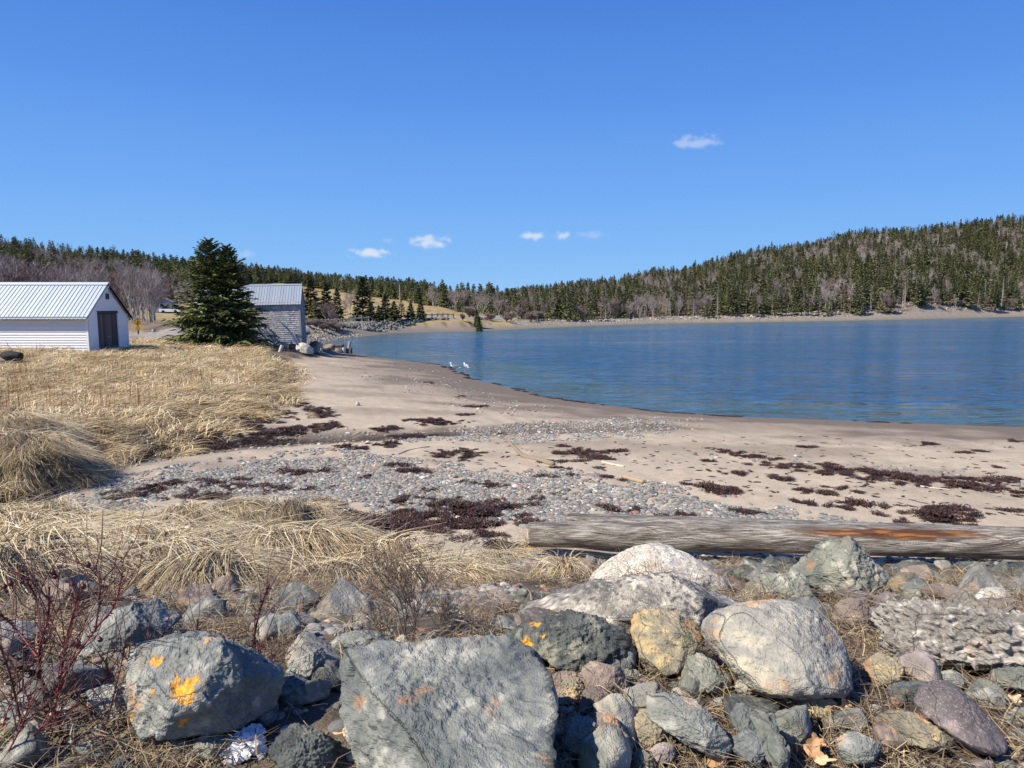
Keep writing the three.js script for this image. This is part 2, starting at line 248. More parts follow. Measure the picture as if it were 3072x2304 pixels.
function stoneColour(k, x, y, z, s, lichen) {   // metres in the stone's own axes
  const K = stoneKinds[k];
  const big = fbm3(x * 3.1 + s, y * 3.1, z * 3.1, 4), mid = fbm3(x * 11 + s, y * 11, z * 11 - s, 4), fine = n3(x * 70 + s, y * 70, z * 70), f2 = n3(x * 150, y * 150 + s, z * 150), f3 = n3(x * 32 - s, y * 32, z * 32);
  let c = mixc(K.a, K.b, sstep(-0.1, 0.4, big + 0.4 * mid)); c = mixc(c, K.c, sstep(0.08, 0.42, mid * 0.8 - big * 0.6));
  const r = fbm3(x * 4.3 - s, y * 4.3 + s, z * 4.3, 4); c = mixc(c, rustC, 0.5 * sstep(0.72 - K.rust, 1.05 - K.rust, r + 0.25 * mid + 0.3));
  if (K.rust > 0.2) c = mixc(c, limeC, 0.28 * sstep(0.15, 0.4, fbm3(x * 5 + 2 * s, y * 5, z * 5, 3)));
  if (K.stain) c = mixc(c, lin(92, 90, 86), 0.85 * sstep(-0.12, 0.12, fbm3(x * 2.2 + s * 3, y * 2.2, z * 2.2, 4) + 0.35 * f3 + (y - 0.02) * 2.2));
  c = mixc(c, darkC, K.speck * 0.62 * sstep(0.35, 0.7, fine)); c = mixc(c, whiteC, K.speck * 0.55 * sstep(0.4, 0.75, f2)); c = mixc(c, darkC, 0.35 * sstep(0.3, 0.7, f3) * (0.4 + K.speck));
  if (K.lumps) { const l = n3(x * 22 + s, y * 22, z * 22); c = mixc(c, whiteC, 0.3 * sstep(0.45, 0.6, l)); c = mixc(c, darkC, 0.4 * sstep(0.4, 0.65, -l)); }
  const v = 1.06 * (1 + 0.24 * mid + 0.12 * f3 + 0.08 * fine); c = [c[0] * v, c[1] * v, c[2] * v];
  if (lichen) for (const [lx, ly, lz, lr] of lichen) { const d = Math.hypot(x - lx, y - ly, z - lz) / lr + 0.7 * mid + 0.5 * f3 + 0.9 * fbm3(x * 20, y * 20, z * 20, 3) + 0.55 * fine; if (d < 1.05) c = mixc(c, mixc(orangeC, lin(250, 190, 40), clamp(0.5 + fine)), sstep(1.05, 0.7, d) * (0.55 + 0.45 * sstep(-0.5, 0.3, f2))); }
  return c;
}
const stoneBump = texOf(1024, 1024, (() => { const a = tile((u, v) => fbm2(u * 7, v * 7, 6)), b = tile((u, v) => 1 - Math.abs(fbm2(u * 5 + 8, v * 12 + 3, 5)) * 2), c = tile((u, v) => fbm2(u * 60, v * 60, 3)); return (u, v) => 0.45 + 0.4 * a(u, v) + 0.22 * (b(u, v) - 0.6) + 0.16 * c(u, v); })(), false);
const stoneMat = std({ vertexColors: true, bumpMap: stoneBump, bumpScale: 0.017, roughness: 0.86 });
// a broken stone: the common volume of half-spaces, softened, then chipped and weathered. planes: [normal, distance]
function stoneGeo({ planes, n, seed, kind, soft = 18, chip = 1, size, lichen, axes }) {
  const S = cubeSphere(n), pos = new Float32Array(S.dirs.length * 3), col = new Float32Array(S.dirs.length * 3), uv = [], K = stoneKinds[kind], s = (seed * 7.31) % 97;
  const cache = new Map();
  S.dirs.forEach((d, i) => {
    let e = cache.get(S.weld[i]);
    if (!e) {
      const wx = d.x + 0.025 * n3(d.x * 2.2 + s, d.y * 2.2, d.z * 2.2), wy = d.y + 0.025 * n3(d.y * 2.2, d.z * 2.2 + s, d.x * 2.2), wz = d.z + 0.025 * n3(d.z * 2.2, d.x * 2.2, d.y * 2.2 - s);
      let sum = 0, top = 0; for (const [q, dist] of planes) { const c = (q.x * wx + q.y * wy + q.z * wz) / dist; if (c > top) top = c; if (c > 0 && soft < 40) sum += Math.pow(c, soft); }
      let r = soft < 40 ? Math.pow(sum, -1 / soft) * (1.02 + 0.9 / soft) : 1.02 / top;
      // the face this point lies on, blended near the edges, gives the way it is chipped
      let nx = 0, ny = 0, nz = 0; for (const [q, dist] of planes) { const c = (q.x * wx + q.y * wy + q.z * wz) / dist / top; if (c > 0.8) { const w = Math.pow(c, 40); nx += q.x * w; ny += q.y * w; nz += q.z * w; } } const nl = Math.hypot(nx, ny, nz) || 1; nx /= nl; ny /= nl; nz /= nl;
      const x = d.x * r, y = d.y * r, z = d.z * r, q = 1 / size, a = chip * K.rough;
      // strata run obliquely through the stone
      const st = (x * axes.x + y * axes.y + z * axes.z) * q; let h = 0;
      h += size * a * (0.016 * fbm3(x * q * 2.6 + s, y * q * 2.6, z * q * 2.6, 3) + 0.01 * (1 - Math.abs(n3(x * q * 5 - s, y * q * 5, z * q * 5)) * 2) + 0.008 * fbm3(st * 16 + s, x * q * 2, y * q * 2, 3));
      { const k = st * 3.2 + 0.8 * fbm3(x * q * 1.3 + s, y * q * 1.3, z * q * 1.3, 2), fr = k - Math.floor(k), u = n3(Math.floor(k) * 3.7 + s, 1.5, 2.5); h += size * a * (0.022 * u * sstep(0, 0.06, fr) * sstep(1, 0.94, fr) - 0.008 * (1 - sstep(0, 0.05, Math.min(fr, 1 - fr)))); }
      h += a * 0.008 * fbm3(x * 24 + s, y * 24, z * 24, 3) * Math.min(1, size * 3) + a * 0.0022 * n3(x * 95, y * 95 + s, z * 95);
      if (K.lumps) h += 0.016 * sstep(0.3, 0.6, n3(x * 22 + s, y * 22, z * 22)) + 0.006 * n3(x * 45, y * 45, z * 45 + s);
      const p = [x + nx * h, y + ny * h, z + nz * h]; const ax = Math.abs(nx), ay = Math.abs(ny), az = Math.abs(nz); e = [p, stoneColour(kind, ...p, s, lichen), ay > ax && ay > az ? [p[0], p[2]] : ax > az ? [p[2], p[1]] : [p[0], p[1]]]; cache.set(S.weld[i], e);
    }
    pos.set(e[0], i * 3); col.set(e[1], i * 3); uv.push(e[2][0] / 0.55 + s * 0.37, e[2][1] / 0.55 + s * 0.11);
  });
  const g = new THREE.BufferGeometry(); g.setAttribute('position', new THREE.BufferAttribute(pos, 3)); g.setAttribute('uv', new THREE.Float32BufferAttribute(uv, 2)); g.setAttribute('color', new THREE.BufferAttribute(col, 3));
  g.setAttribute('normal', new THREE.BufferAttribute(smoothNormals(pos, S.idx, S.weld, S.count), 3)); g.setIndex(S.idx); return g;
}
// a stone surveyed by the corners of its profile; it stands where its foot meets the bank and is as deep as it is told
function surveyedStone(name, o) {
  const P = o.poly, r = rngOf(o.seed * 977 + 5);
  let cx = 0, cy = 0, A = 0; P.forEach(([x, y], i) => { const [X, Y] = P[(i + 1) % P.length], k = x * Y - X * y; A += k; cx += (x + X) * k; cy += (y + Y) * k; }); cx /= 3 * A; cy /= 3 * A;
  const ys = P.map((p) => p[1]), xs = P.map((p) => p[0]), lo = Math.max(...ys), hi = Math.min(...ys), wide = Math.max(...xs) - Math.min(...xs);
  const foot = sight(cx, Math.min(o.foot ?? lo - 0.05 * (lo - hi), 2420)), D0 = o.D ?? -foot.z * (o.behind ?? 1);
  const c = atDepth(cx, cy, D0), f = c.clone().sub(EYEP).normalize(), rt = V().crossVectors(f, V(0, 1, 0)).normalize(), up = V().crossVectors(rt, f);
  const flat = P.map(([x, y]) => { const d = ray(x, y), t = c.clone().sub(EYEP).dot(f) / d.dot(f); const w = d.multiplyScalar(t).add(EYEP).sub(c); return [w.dot(rt), w.dot(up)]; });
  const size = Math.max(...flat.map((q) => Math.hypot(...q))) * 1.0, small = Math.sqrt(Math.abs(flat.reduce((s, q, i) => { const w = flat[(i + 1) % flat.length]; return s + q[0] * w[1] - w[0] * q[1]; }, 0)) / 2) * 0.5;
  const deep = small * (o.deep ?? 0.8) * 1.15, planes = [], back = f;
  const add = (n, dist) => planes.push([n.normalize(), Math.max(dist, size * 0.06)]);
  flat.forEach(([x, y], i) => {
    const [X, Y] = flat[(i + 1) % flat.length], e = V(0, 0, 0), L = Math.hypot(X - x, Y - y); if (L < 1e-4) return;
    let nx = (Y - y) / L, ny = -(X - x) / L; const mx = (x + X) / 2, my = (y + Y) / 2; if (nx * mx + ny * my < 0) { nx = -nx; ny = -ny; }
    const dist = nx * mx + ny * my;
    for (const sgn of [-1, 1]) { const t = o.round ? rand(r, 0.12, 0.75) * (sgn < 0 && ny < -0.4 ? 0.3 : 1) : sgn < 0 ? (ny < -0.4 ? 0.05 : r() < 0.22 ? rand(r, 0.5, 0.9) : rand(r, 0.04, 0.2)) : rand(r, 0.1, 0.5); e.set(0, 0, 0).addScaledVector(rt, nx * Math.cos(t)).addScaledVector(up, ny * Math.cos(t)).addScaledVector(f, sgn * Math.sin(t)); add(e.clone(), dist * Math.cos(t)); }
  });
  for (const [x, y, z, k = 1] of o.front ?? [[rand(r, -0.35, 0.1), rand(r, 0.1, 0.4), 1, 0.85], [rand(r, 0.3, 0.8), rand(r, -0.1, 0.4), 0.9, 0.95], [rand(r, -0.3, 0.3), rand(r, 0.7, 1), 0.7, 0.9], [rand(r, -0.9, -0.4), rand(r, 0, 0.5), 0.8, 1.05]]) add(V().addScaledVector(rt, x).addScaledVector(up, y).addScaledVector(f, -z), deep * k);
  for (let k = 0; k < (o.chips ?? (o.round ? 3 : 8)); k++) { const n = V(rand(r, -1, 1), rand(r, -0.5, 1.1), rand(r, -0.5, 1.3)).normalize(); let m = 1e9; for (const [q, dist] of planes) { const w = q.dot(n); if (w > 0.15) m = Math.min(m, dist / w); } add(n, m * rand(r, 0.88, 0.985)); }
  add(V().addScaledVector(f, 1).addScaledVector(up, rand(r, -0.2, 0.3)), deep);
  const lichen = (o.lichen ?? []).map(([x, y, rad]) => { const d = ray(x, y).normalize(); return { d, rad: rad / F * D0 }; });
  // find where the sight line to each lichen patch meets the stone
  const spots = lichen.map(({ d, rad }) => { let t0 = 0, t1 = 1e9; const q = EYEP.clone().sub(c); for (const [n, dist] of planes) { const a = n.dot(q) - dist, b = n.dot(d); if (b < 0) t0 = Math.max(t0, -a / b); } const p = q.addScaledVector(d, t0); return [p.x, p.y, p.z, rad]; });
  const g = stoneGeo({ planes, n: Math.round((o.n ?? 30) * 0.75), seed: o.seed, kind: o.kind, soft: o.soft ?? (o.round ? 9 : 64), chip: o.chip ?? 1, size, lichen: spots, axes: V(rand(r, -1, 1), rand(r, -1, 1), rand(r, -1, 1)).normalize() });
  { // bring the softened stone back to its surveyed width and height
    const p = g.attributes.position, e = [[1e9, -1e9], [1e9, -1e9]], w = V(); for (let i = 0; i < p.count; i++) { w.fromBufferAttribute(p, i); [w.dot(rt), w.dot(up)].forEach((q, k) => { e[k][0] = Math.min(e[k][0], q); e[k][1] = Math.max(e[k][1], q); }); }
    const fx = flat.map((q) => q[0]), fy = flat.map((q) => q[1]), t = [[Math.min(...fx), Math.max(...fx)], [Math.min(...fy), Math.max(...fy)]], k = t.map((q, i) => (q[1] - q[0]) / (e[i][1] - e[i][0])), c0 = t.map((q, i) => q[0] - e[i][0] * k[i]);
    for (let i = 0; i < p.count; i++) { w.fromBufferAttribute(p, i); const a = w.dot(rt), b = w.dot(up); w.addScaledVector(rt, a * (k[0] - 1) + c0[0]).addScaledVector(up, b * (k[1] - 1) + c0[1]); p.setXYZ(i, w.x, w.y, w.z); } const S = cubeSphere(Math.round((o.n ?? 30) * 0.75)); g.setAttribute('normal', new THREE.BufferAttribute(smoothNormals(p.array, S.idx, S.weld, S.count), 3)); }
  const m = mesh(name, g, stoneMat); m.position.copy(c); placed.push([c.x, c.z, small * 1.15]); tag(m, o.label, 'rock', 'rocks of the shore bank'); return m;
}
const zA = (l) => l.map(([x, y, ...k]) => [x / 2.16, 1600 + y / 2.16, ...k.map((q) => q / 2.16)]), zB = (l) => l.map(([x, y, ...k]) => [1024 + x / 2.16, 1600 + y / 2.16, ...k.map((q) => q / 2.16)]), zC = (l) => l.map(([x, y, ...k]) => [2048 + x / 2.16, 1600 + y / 2.16, ...k.map((q) => q / 2.16)]);
const placed = [];
const bankStones = [
  { kind: 'slate', n: 110, deep: 0.95, chips: 0, chip: 0.9, poly: zB([[-25, 900], [20, 795], [180, 718], [560, 705], [960, 655], [1110, 700], [1250, 770], [1330, 880], [1390, 1060], [1385, 1180], [1340, 1430], [1200, 1620], [100, 1640], [10, 1200]]), front: [[-0.12, 0.42, 1, 0.9], [1, -0.05, 0.55, 1.75], [-0.1, 0.95, 0.3, 1.6]], foot: 2290, label: 'big smooth blue-grey boulder at the middle of the bottom edge' },
  { kind: 'slate', n: 90, deep: 0.9, poly: zA([[795, 790], [960, 700], [1130, 668], [1290, 622], [1420, 636], [1570, 725], [1830, 815], [1845, 950], [1790, 1130], [1600, 1260], [1300, 1330], [1000, 1330], [870, 1250], [845, 1000]]), front: [[-0.4, 0.5, 1, 0.9], [0.6, -0.5, 0.8, 1.05], [1, -0.1, 0.6, 1.3]], lichen: zA([[1240, 1010, 75], [1180, 980, 40], [1390, 690, 45], [1340, 712, 40], [1520, 700, 42], [1035, 835, 38], [1040, 1020, 26], [905, 1205, 26], [1230, 1245, 30], [1260, 1090, 28]]), label: 'grey boulder with patches of orange lichen behind the red rose stems' },
  { kind: 'slate', n: 54, deep: 0.7, poly: zA([[420, 760], [600, 600], [760, 510], [900, 440], [1000, 424], [1075, 520], [1190, 590], [1070, 640], [880, 670], [640, 830], [440, 830]]), front: [[-0.5, 0.8, 1, 0.7], [1, 0.1, 0.6, 1.6]], label: 'long grey slab tilted up to the right below the draped straw' },
  { kind: 'green', n: 30, poly: zA([[830, 700], [940, 640], [1090, 618], [1125, 680], [1000, 740], [850, 790]]), label: 'small wedge of grey rock between the tilted slab and the lichen boulder' },
  { kind: 'slate', n: 36, poly: zA([[1840, 910], [1900, 830], [2090, 738], [2115, 800], [2080, 880], [1990, 940], [1900, 930]]), label: 'flat triangular slate left of the biggest boulder' },
  { kind: 'dark', n: 44, deep: 0.8, poly: zA([[1735, 1400], [1800, 1300], [1900, 1225], [2090, 1285], [2220, 1370], [2225, 1540], [1950, 1580], [1740, 1500]]), label: 'dark grey rock at the bottom edge beside the white rag' },
  { kind: 'green', n: 30, poly: zA([[1215, 1320], [1330, 1290], [1480, 1290], [1485, 1400], [1430, 1490], [1240, 1440]]), label: 'flat greenish slab under the lichen boulder left of the white rag' },
  { kind: 'pale', n: 34, poly: zA([[555, 1050], [680, 975], [800, 1015], [875, 1150], [790, 1215], [640, 1200]]), label: 'pale grey rock among the rose stems left of the lichen boulder' },
  { kind: 'mauve', n: 28, round: 1, poly: zA([[305, 950], [360, 885], [450, 895], [495, 950], [450, 1005], [330, 1010]]), label: 'rounded mauve stone among the rose stems' },
  { kind: 'dark', n: 28, poly: zA([[-40, 810], [130, 765], [240, 795], [245, 870], [60, 890], [-40, 880]]), label: 'dark rock half under the left edge behind the rose stems' },
  { kind: 'slate', n: 30, poly: zA([[-30, 1090], [120, 1040], [270, 1080], [300, 1150], [180, 1200], [-20, 1190]]), label: 'grey slab at the left edge among the rose stems' },
  { kind: 'pale', n: 26, poly: zA([[280, 1160], [370, 1115], [470, 1130], [500, 1200], [420, 1230], [300, 1220]]), label: 'whitish stone below the mauve one among the rose stems' },
  { kind: 'slate', n: 26, poly: zA([[90, 1250], [230, 1210], [330, 1250], [320, 1330], [180, 1350], [90, 1320]]), label: 'grey stone low in the left corner behind the thick dark stem' },
  { kind: 'ochre', n: 22, poly: zA([[-30, 1290], [40, 1270], [95, 1300], [80, 1350], [-20, 1360]]), label: 'small yellowish stone at the left edge near the bottom' },
  { kind: 'dark', n: 30, poly: zA([[700, 1490], [780, 1440], [880, 1470], [900, 1570], [720, 1590]]), label: 'nearly black rock cut by the bottom edge left of the white rag' },
  { kind: 'slate', n: 24, poly: zA([[1000, 1430], [1080, 1385], [1120, 1430], [1090, 1500], [1010, 1500]]), label: 'small grey stone between the black rock and the white rag' },
  { kind: 'green', n: 26, poly: zA([[480, 1370], [600, 1330], [700, 1370], [690, 1450], [540, 1480]]), label: 'greenish stone near the bottom edge behind the thick rose stem' },
  { kind: 'slate', n: 26, poly: zA([[560, 890], [660, 850], [760, 870], [800, 930], [700, 970], [580, 960]]), label: 'grey flat stone just left of the lichen boulder' },
  { kind: 'slate', n: 38, poly: zB([[-110, 700], [-30, 640], [100, 626], [250, 640], [375, 712], [180, 735], [20, 800], [-90, 790]]), label: 'long slate behind the top left of the biggest boulder' },
  { kind: 'pale', n: 20, poly: zB([[350, 685], [395, 655], [435, 685], [425, 730], [360, 725]]), label: 'small pale stone at the foot of the brown weed' },
  { kind: 'slate', n: 28, poly: zB([[465, 730], [560, 640], [645, 615], [655, 690], [570, 735]]), label: 'small pointed slate right of the brown weed' },
  { kind: 'slate', n: 28, poly: zB([[735, 670], [850, 605], [935, 595], [950, 645], [880, 690], [760, 700]]), lichen: zB([[880, 655, 22]]), label: 'small dark slate behind the top of the biggest boulder' },
  { kind: 'dark', n: 80, deep: 0.9, chips: 4, poly: zB([[1105, 650], [1180, 568], [1350, 525], [1450, 488], [1620, 516], [1730, 556], [1860, 620], [1885, 690], [1870, 820], [1790, 890], [1600, 910], [1360, 900], [1230, 790], [1110, 720]]), front: [[-0.2, 0.1, 1, 0.8], [0.3, 0.9, 0.6, 0.9], [-0.8, 0.3, 0.6, 1.3]], lichen: zB([[1262, 592, 42], [1190, 708, 32], [1218, 722, 22], [1315, 683, 20], [1360, 518, 26], [1210, 568, 22]]), label: 'rugged dark rock with orange lichen spots in front of the granite slab' },
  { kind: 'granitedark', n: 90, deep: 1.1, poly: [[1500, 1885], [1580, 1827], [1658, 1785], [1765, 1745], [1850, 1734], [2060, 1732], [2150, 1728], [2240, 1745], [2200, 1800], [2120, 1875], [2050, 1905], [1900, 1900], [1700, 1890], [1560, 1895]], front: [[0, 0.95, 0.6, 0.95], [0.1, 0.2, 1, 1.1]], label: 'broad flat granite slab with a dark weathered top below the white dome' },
  { kind: 'granite', n: 90, round: 1, deep: 1.0, poly: [[1765, 1760], [1800, 1716], [1857, 1682], [1903, 1646], [1950, 1634], [2005, 1630], [2048, 1643], [2094, 1668], [2154, 1697], [2204, 1728], [2190, 1770], [2000, 1790], [1850, 1785]], label: 'white speckled granite dome just below the log' },
  { kind: 'ochre', n: 60, deep: 0.9, poly: [[1890, 1895], [1896, 1832], [1945, 1823], [2048, 1830], [2100, 1860], [2108, 1905], [2088, 1958], [2035, 2018], [1985, 2034], [1920, 2014]], front: [[-0.1, 0.05, 1, 0.9], [0, 0.95, 0.5, 0.85]], label: 'blocky stone with a yellow-ochre top between the dark rock and the pale boulder' },
  { kind: 'pale', n: 100, deep: 0.95, chip: 0.9, soft: 12, poly: zC([[110, 610], [165, 520], [280, 440], [420, 422], [560, 428], [800, 448], [890, 482], [965, 545], [1045, 655], [1100, 760], [1108, 860], [1085, 1010], [1000, 1058], [800, 1060], [600, 1060], [470, 1015], [330, 895], [230, 800], [145, 705]]), front: [[-0.2, 0.35, 1, 0.85], [0.2, -0.8, 0.6, 1.1], [0.9, 0.1, 0.6, 1.25], [0, 0.95, 0.55, 1.0]], label: 'large pale rounded boulder tinted yellow, right of centre' },
  { kind: 'green', n: 80, deep: 0.8, poly: zC([[660, 270], [830, 200], [930, 130], [1040, 60], [1090, 14], [1150, 38], [1255, 92], [1265, 150], [1305, 260], [1335, 335], [1290, 425], [1150, 440], [950, 420], [800, 350]]), front: [[-0.35, 0.4, 1, 0.8], [0.5, 0.2, 1, 0.95], [0, -0.7, 0.7, 1.2]], label: 'tall peaked rock standing in front of the log' },
  { kind: 'green', n: 56, deep: 0.7, poly: zC([[340, 420], [420, 310], [500, 264], [800, 258], [828, 300], [845, 450], [700, 470], [380, 460]]), front: [[0, 0.3, 1, 0.7], [1, 0, 0.35, 1.8]], label: 'flat-faced squared block behind the large pale boulder' },
  { kind: 'ochre', n: 36, poly: zC([[1328, 290], [1410, 254], [1500, 254], [1542, 385], [1480, 400], [1380, 385]]), front: [[-0.2, 0.3, 1, 0.8], [1, 0.1, 0.5, 1.0]], label: 'small ochre-grey cube of rock right of the peaked rock' },
  { kind: 'green', n: 34, poly: zC([[1495, 265], [1560, 245], [1680, 250], [1700, 300], [1560, 345]]), label: 'flat grey stone behind the ochre-grey cube' },
  { kind: 'brown', n: 40, round: 1, poly: zC([[1535, 380], [1620, 328], [1780, 338], [1865, 425], [1800, 450], [1620, 420]]), label: 'flat reddish-brown stone above the concrete lump' },
  { kind: 'granite', n: 34, round: 1, poly: zC([[1885, 420], [1960, 348], [2060, 350], [2175, 435], [2050, 465], [1940, 460]]), lichen: zC([[2010, 420, 14]]), label: 'rounded light granite stone above the concrete lump' },
  { kind: 'slate', n: 34, round: 1, poly: zC([[2050, 400], [2090, 350], [2180, 325], [2260, 350], [2270, 430], [2120, 440]]), label: 'rounded grey stone cut by the right edge under the log' },
  { kind: 'mauve', n: 34, round: 1, poly: zC([[1870, 470], [1960, 430], [2150, 430], [2230, 470], [2160, 505], [1920, 505]]), label: 'flat mauve stone lying on the back of the concrete lump' },
  { kind: 'concrete', n: 110, deep: 0.75, soft: 10, poly: zC([[1185, 570], [1260, 460], [1400, 395], [1500, 383], [1700, 420], [1900, 460], [2160, 500], [2420, 540], [2440, 760], [2100, 830], [1900, 850], [1700, 850], [1500, 825], [1400, 815], [1270, 735], [1220, 650]]), front: [[-0.3, 0.95, 0.5, 0.8], [0.1, -0.1, 1, 0.9]], label: 'long broken lump of pebbly concrete at the right edge' },
  { kind: 'brown', n: 40, deep: 0.6, poly: zC([[960, 560], [1000, 470], [1110, 418], [1260, 440], [1245, 545], [1150, 600], [1020, 615]]), label: 'flat brown stone wedged between the pale boulder and the concrete' },
  { kind: 'ochre', n: 44, poly: zC([[1165, 850], [1280, 766], [1390, 828], [1445, 905], [1400, 985], [1240, 1000], [1195, 920]]), front: [[-0.2, 0.3, 1, 0.8], [0.2, 0.9, 0.6, 0.8]], label: 'angular block with a rusty top right of the large pale boulder' },
  { kind: 'green', n: 52, poly: zC([[-30, 740], [60, 742], [200, 830], [325, 922], [255, 1005], [180, 1040], [80, 1040], [-25, 985], [-55, 860]]), front: [[-0.35, 0.35, 1, 0.8], [0.8, -0.2, 0.7, 1.1]], label: 'five-sided grey-green block left of the large pale boulder' },
  { kind: 'slate', n: 56, poly: [[1938, 2080], [1998, 2074], [2094, 2098], [2138, 2128], [2161, 2193], [2200, 2236], [2154, 2276], [2110, 2256], [2040, 2220], [1990, 2184], [1942, 2150]], front: [[-0.3, 0.35, 1, 0.7], [0.7, -0.5, 0.6, 1.2]], label: 'smooth blue-grey slab near the bottom edge left of the standing splinters' },
  { kind: 'slate', n: 40, deep: 0.5, poly: zC([[300, 1200], [350, 1088], [420, 1145], [545, 1300], [555, 1360], [500, 1400], [430, 1330], [310, 1280]]), label: 'upright splinter of slate below the large pale boulder' },
  { kind: 'slate', n: 40, deep: 0.5, poly: zC([[300, 1290], [400, 1250], [450, 1330], [575, 1490], [540, 1530], [400, 1500], [300, 1380]]), label: 'split slate leaning against the foot of the upright splinter' },
  { kind: 'green', n: 36, deep: 0.5, poly: zC([[430, 1180], [560, 1155], [590, 1260], [700, 1450], [650, 1540], [580, 1450], [550, 1320]]), label: 'narrow grey-green slab right of the upright splinter' },
  { kind: 'pale', n: 24, poly: zC([[170, 1110], [260, 1060], [350, 1080], [340, 1150], [230, 1170]]), label: 'small pale stone above the upright splinter' },
  { kind: 'pale', n: 26, poly: zC([[330, 1000], [350, 940], [420, 1000], [450, 1060], [380, 1080]]), label: 'thin pale stone tucked under the left side of the large pale boulder' },
  { kind: 'ochre', n: 38, deep: 0.6, poly: zC([[560, 1120], [680, 1070], [820, 1062], [965, 1070], [1035, 1112], [950, 1165], [850, 1190], [680, 1180]]), label: 'flat ochre stone in the shadow under the large pale boulder' },
  { kind: 'ochre', n: 44, deep: 0.7, poly: zC([[1230, 1220], [1360, 1148], [1530, 1168], [1650, 1280], [1775, 1375], [1750, 1420], [1560, 1390], [1400, 1360], [1270, 1310]]), label: 'flat mottled ochre rock left of the dark purple boulder' },
  { kind: 'purple', n: 70, round: 1, deep: 0.8, poly: zC([[1500, 1030], [1600, 938], [1720, 955], [1835, 1040], [1955, 1150], [2060, 1290], [2115, 1345], [2050, 1420], [1900, 1420], [1750, 1330], [1600, 1210], [1510, 1130]]), label: 'dark purple speckled boulder in the bottom right' },
  { kind: 'slate', n: 44, poly: zC([[985, 1340], [1060, 1288], [1180, 1298], [1285, 1360], [1295, 1440], [1180, 1490], [1050, 1500], [1005, 1450]]), front: [[-0.1, 0.2, 1, 0.7], [0, 0.95, 0.5, 0.8]], label: 'blue-grey cube of slate near the bottom edge right of the dry leaves' },
  { kind: 'slate', n: 30, poly: zC([[1620, 920], [1760, 886], [1830, 950], [1815, 1010], [1700, 990]]), label: 'grey slab behind the dark purple boulder' },
  { kind: 'green', n: 36, poly: zC([[1970, 910], [2100, 875], [2270, 880], [2270, 1030], [2060, 1000]]), label: 'greenish slab at the right edge below the concrete lump' },
  { kind: 'slate', n: 30, poly: zC([[1870, 1030], [1990, 988], [2105, 1080], [2085, 1140], [1930, 1110]]), label: 'grey stone right of the dark purple boulder' },
  { kind: 'green', n: 30, poly: zC([[2060, 1190], [2150, 1140], [2270, 1140], [2270, 1250], [2110, 1240]]), label: 'bluish stone at the right edge near the corner' },
  { kind: 'slate', n: 26, poly: zC([[2100, 1290], [2180, 1260], [2250, 1290], [2250, 1370], [2130, 1350]]), label: 'small blue stone at the right edge lowest of its neighbours' },
  { kind: 'brown', n: 26, poly: zB([[1360, 935], [1420, 890], [1490, 868], [1535, 900], [1530, 970], [1400, 1010]]), label: 'small stone with a rust patch below the rugged dark rock' },
  { kind: 'ochre', n: 36, poly: zB([[1385, 1030], [1440, 938], [1550, 930], [1578, 1010], [1545, 1110], [1400, 1120]]), label: 'yellowish round-shouldered stone right of the biggest boulder' },
  { kind: 'brown', n: 44, poly: zB([[1528, 925], [1640, 825], [1790, 868], [1865, 960], [1810, 1100], [1740, 1100], [1600, 1010]]), label: 'angular pinkish-grey rock in the heap below the rugged dark rock' },
  { kind: 'brown', n: 34, poly: zB([[1545, 1070], [1580, 985], [1700, 1005], [1758, 1070], [1725, 1140], [1640, 1190], [1565, 1165]]), label: 'squarish brown-faced stone at the front of the heap' },
  { kind: 'pale', n: 36, poly: zB([[1780, 1125], [1860, 1000], [1990, 955], [2095, 985], [2085, 1070], [1980, 1080], [1900, 1150]]), label: 'pale wedge of rock at the right of the heap' },
  { kind: 'green', n: 28, poly: zB([[1775, 895], [1860, 870], [1940, 885], [1958, 960], [1870, 1000]]), label: 'grey stone at the back of the heap below the ochre block' },
  { kind: 'slate', n: 44, poly: zB([[1430, 1340], [1470, 1198], [1620, 1185], [1700, 1290], [1778, 1450], [1720, 1510], [1540, 1430]]), label: 'blue-grey slab leaning right of the biggest boulder' },
  { kind: 'brown', n: 40, deep: 0.5, poly: zB([[1620, 1180], [1700, 1145], [1800, 1270], [1895, 1400], [1895, 1510], [1840, 1500], [1740, 1380]]), label: 'long brown slab lying on the blue-grey one' },
  { kind: 'ochre', n: 44, poly: zB([[1860, 1195], [1920, 1128], [2020, 1168], [2095, 1250], [2125, 1310], [2060, 1370], [1940, 1385], [1890, 1310]]), label: 'yellow-ochre block left of the smooth blue-grey slab' },
  { kind: 'mauve', n: 26, round: 1, poly: zB([[1985, 1410], [2060, 1355], [2145, 1358], [2168, 1450], [2100, 1495], [2010, 1485]]), label: 'mauve stone near the bottom edge under the ochre block' },
  { kind: 'ochre', n: 24, poly: zB([[1880, 1420], [1960, 1388], [2050, 1500], [2000, 1545], [1930, 1520]]), label: 'small ochre stone at the bottom edge beside the mauve one' },
  { kind: 'dark', n: 34, foot: 1735, poly: zC([[440, 270], [500, 215], [600, 170], [840, 172], [860, 240], [700, 290], [500, 290]]), label: 'stone in the shade under the log left of the peaked rock' },  // all dark stones under the log have its shade put into their colour
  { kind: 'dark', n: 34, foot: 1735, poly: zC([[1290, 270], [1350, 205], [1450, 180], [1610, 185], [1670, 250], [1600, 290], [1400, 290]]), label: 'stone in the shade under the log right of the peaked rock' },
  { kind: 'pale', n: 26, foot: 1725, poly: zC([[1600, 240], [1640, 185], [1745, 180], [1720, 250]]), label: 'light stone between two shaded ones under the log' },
  { kind: 'dark', n: 36, foot: 1735, poly: zC([[1660, 265], [1790, 190], [1990, 185], [2080, 250], [1980, 290], [1760, 295]]), label: 'long stone in the shade under the right half of the log' },
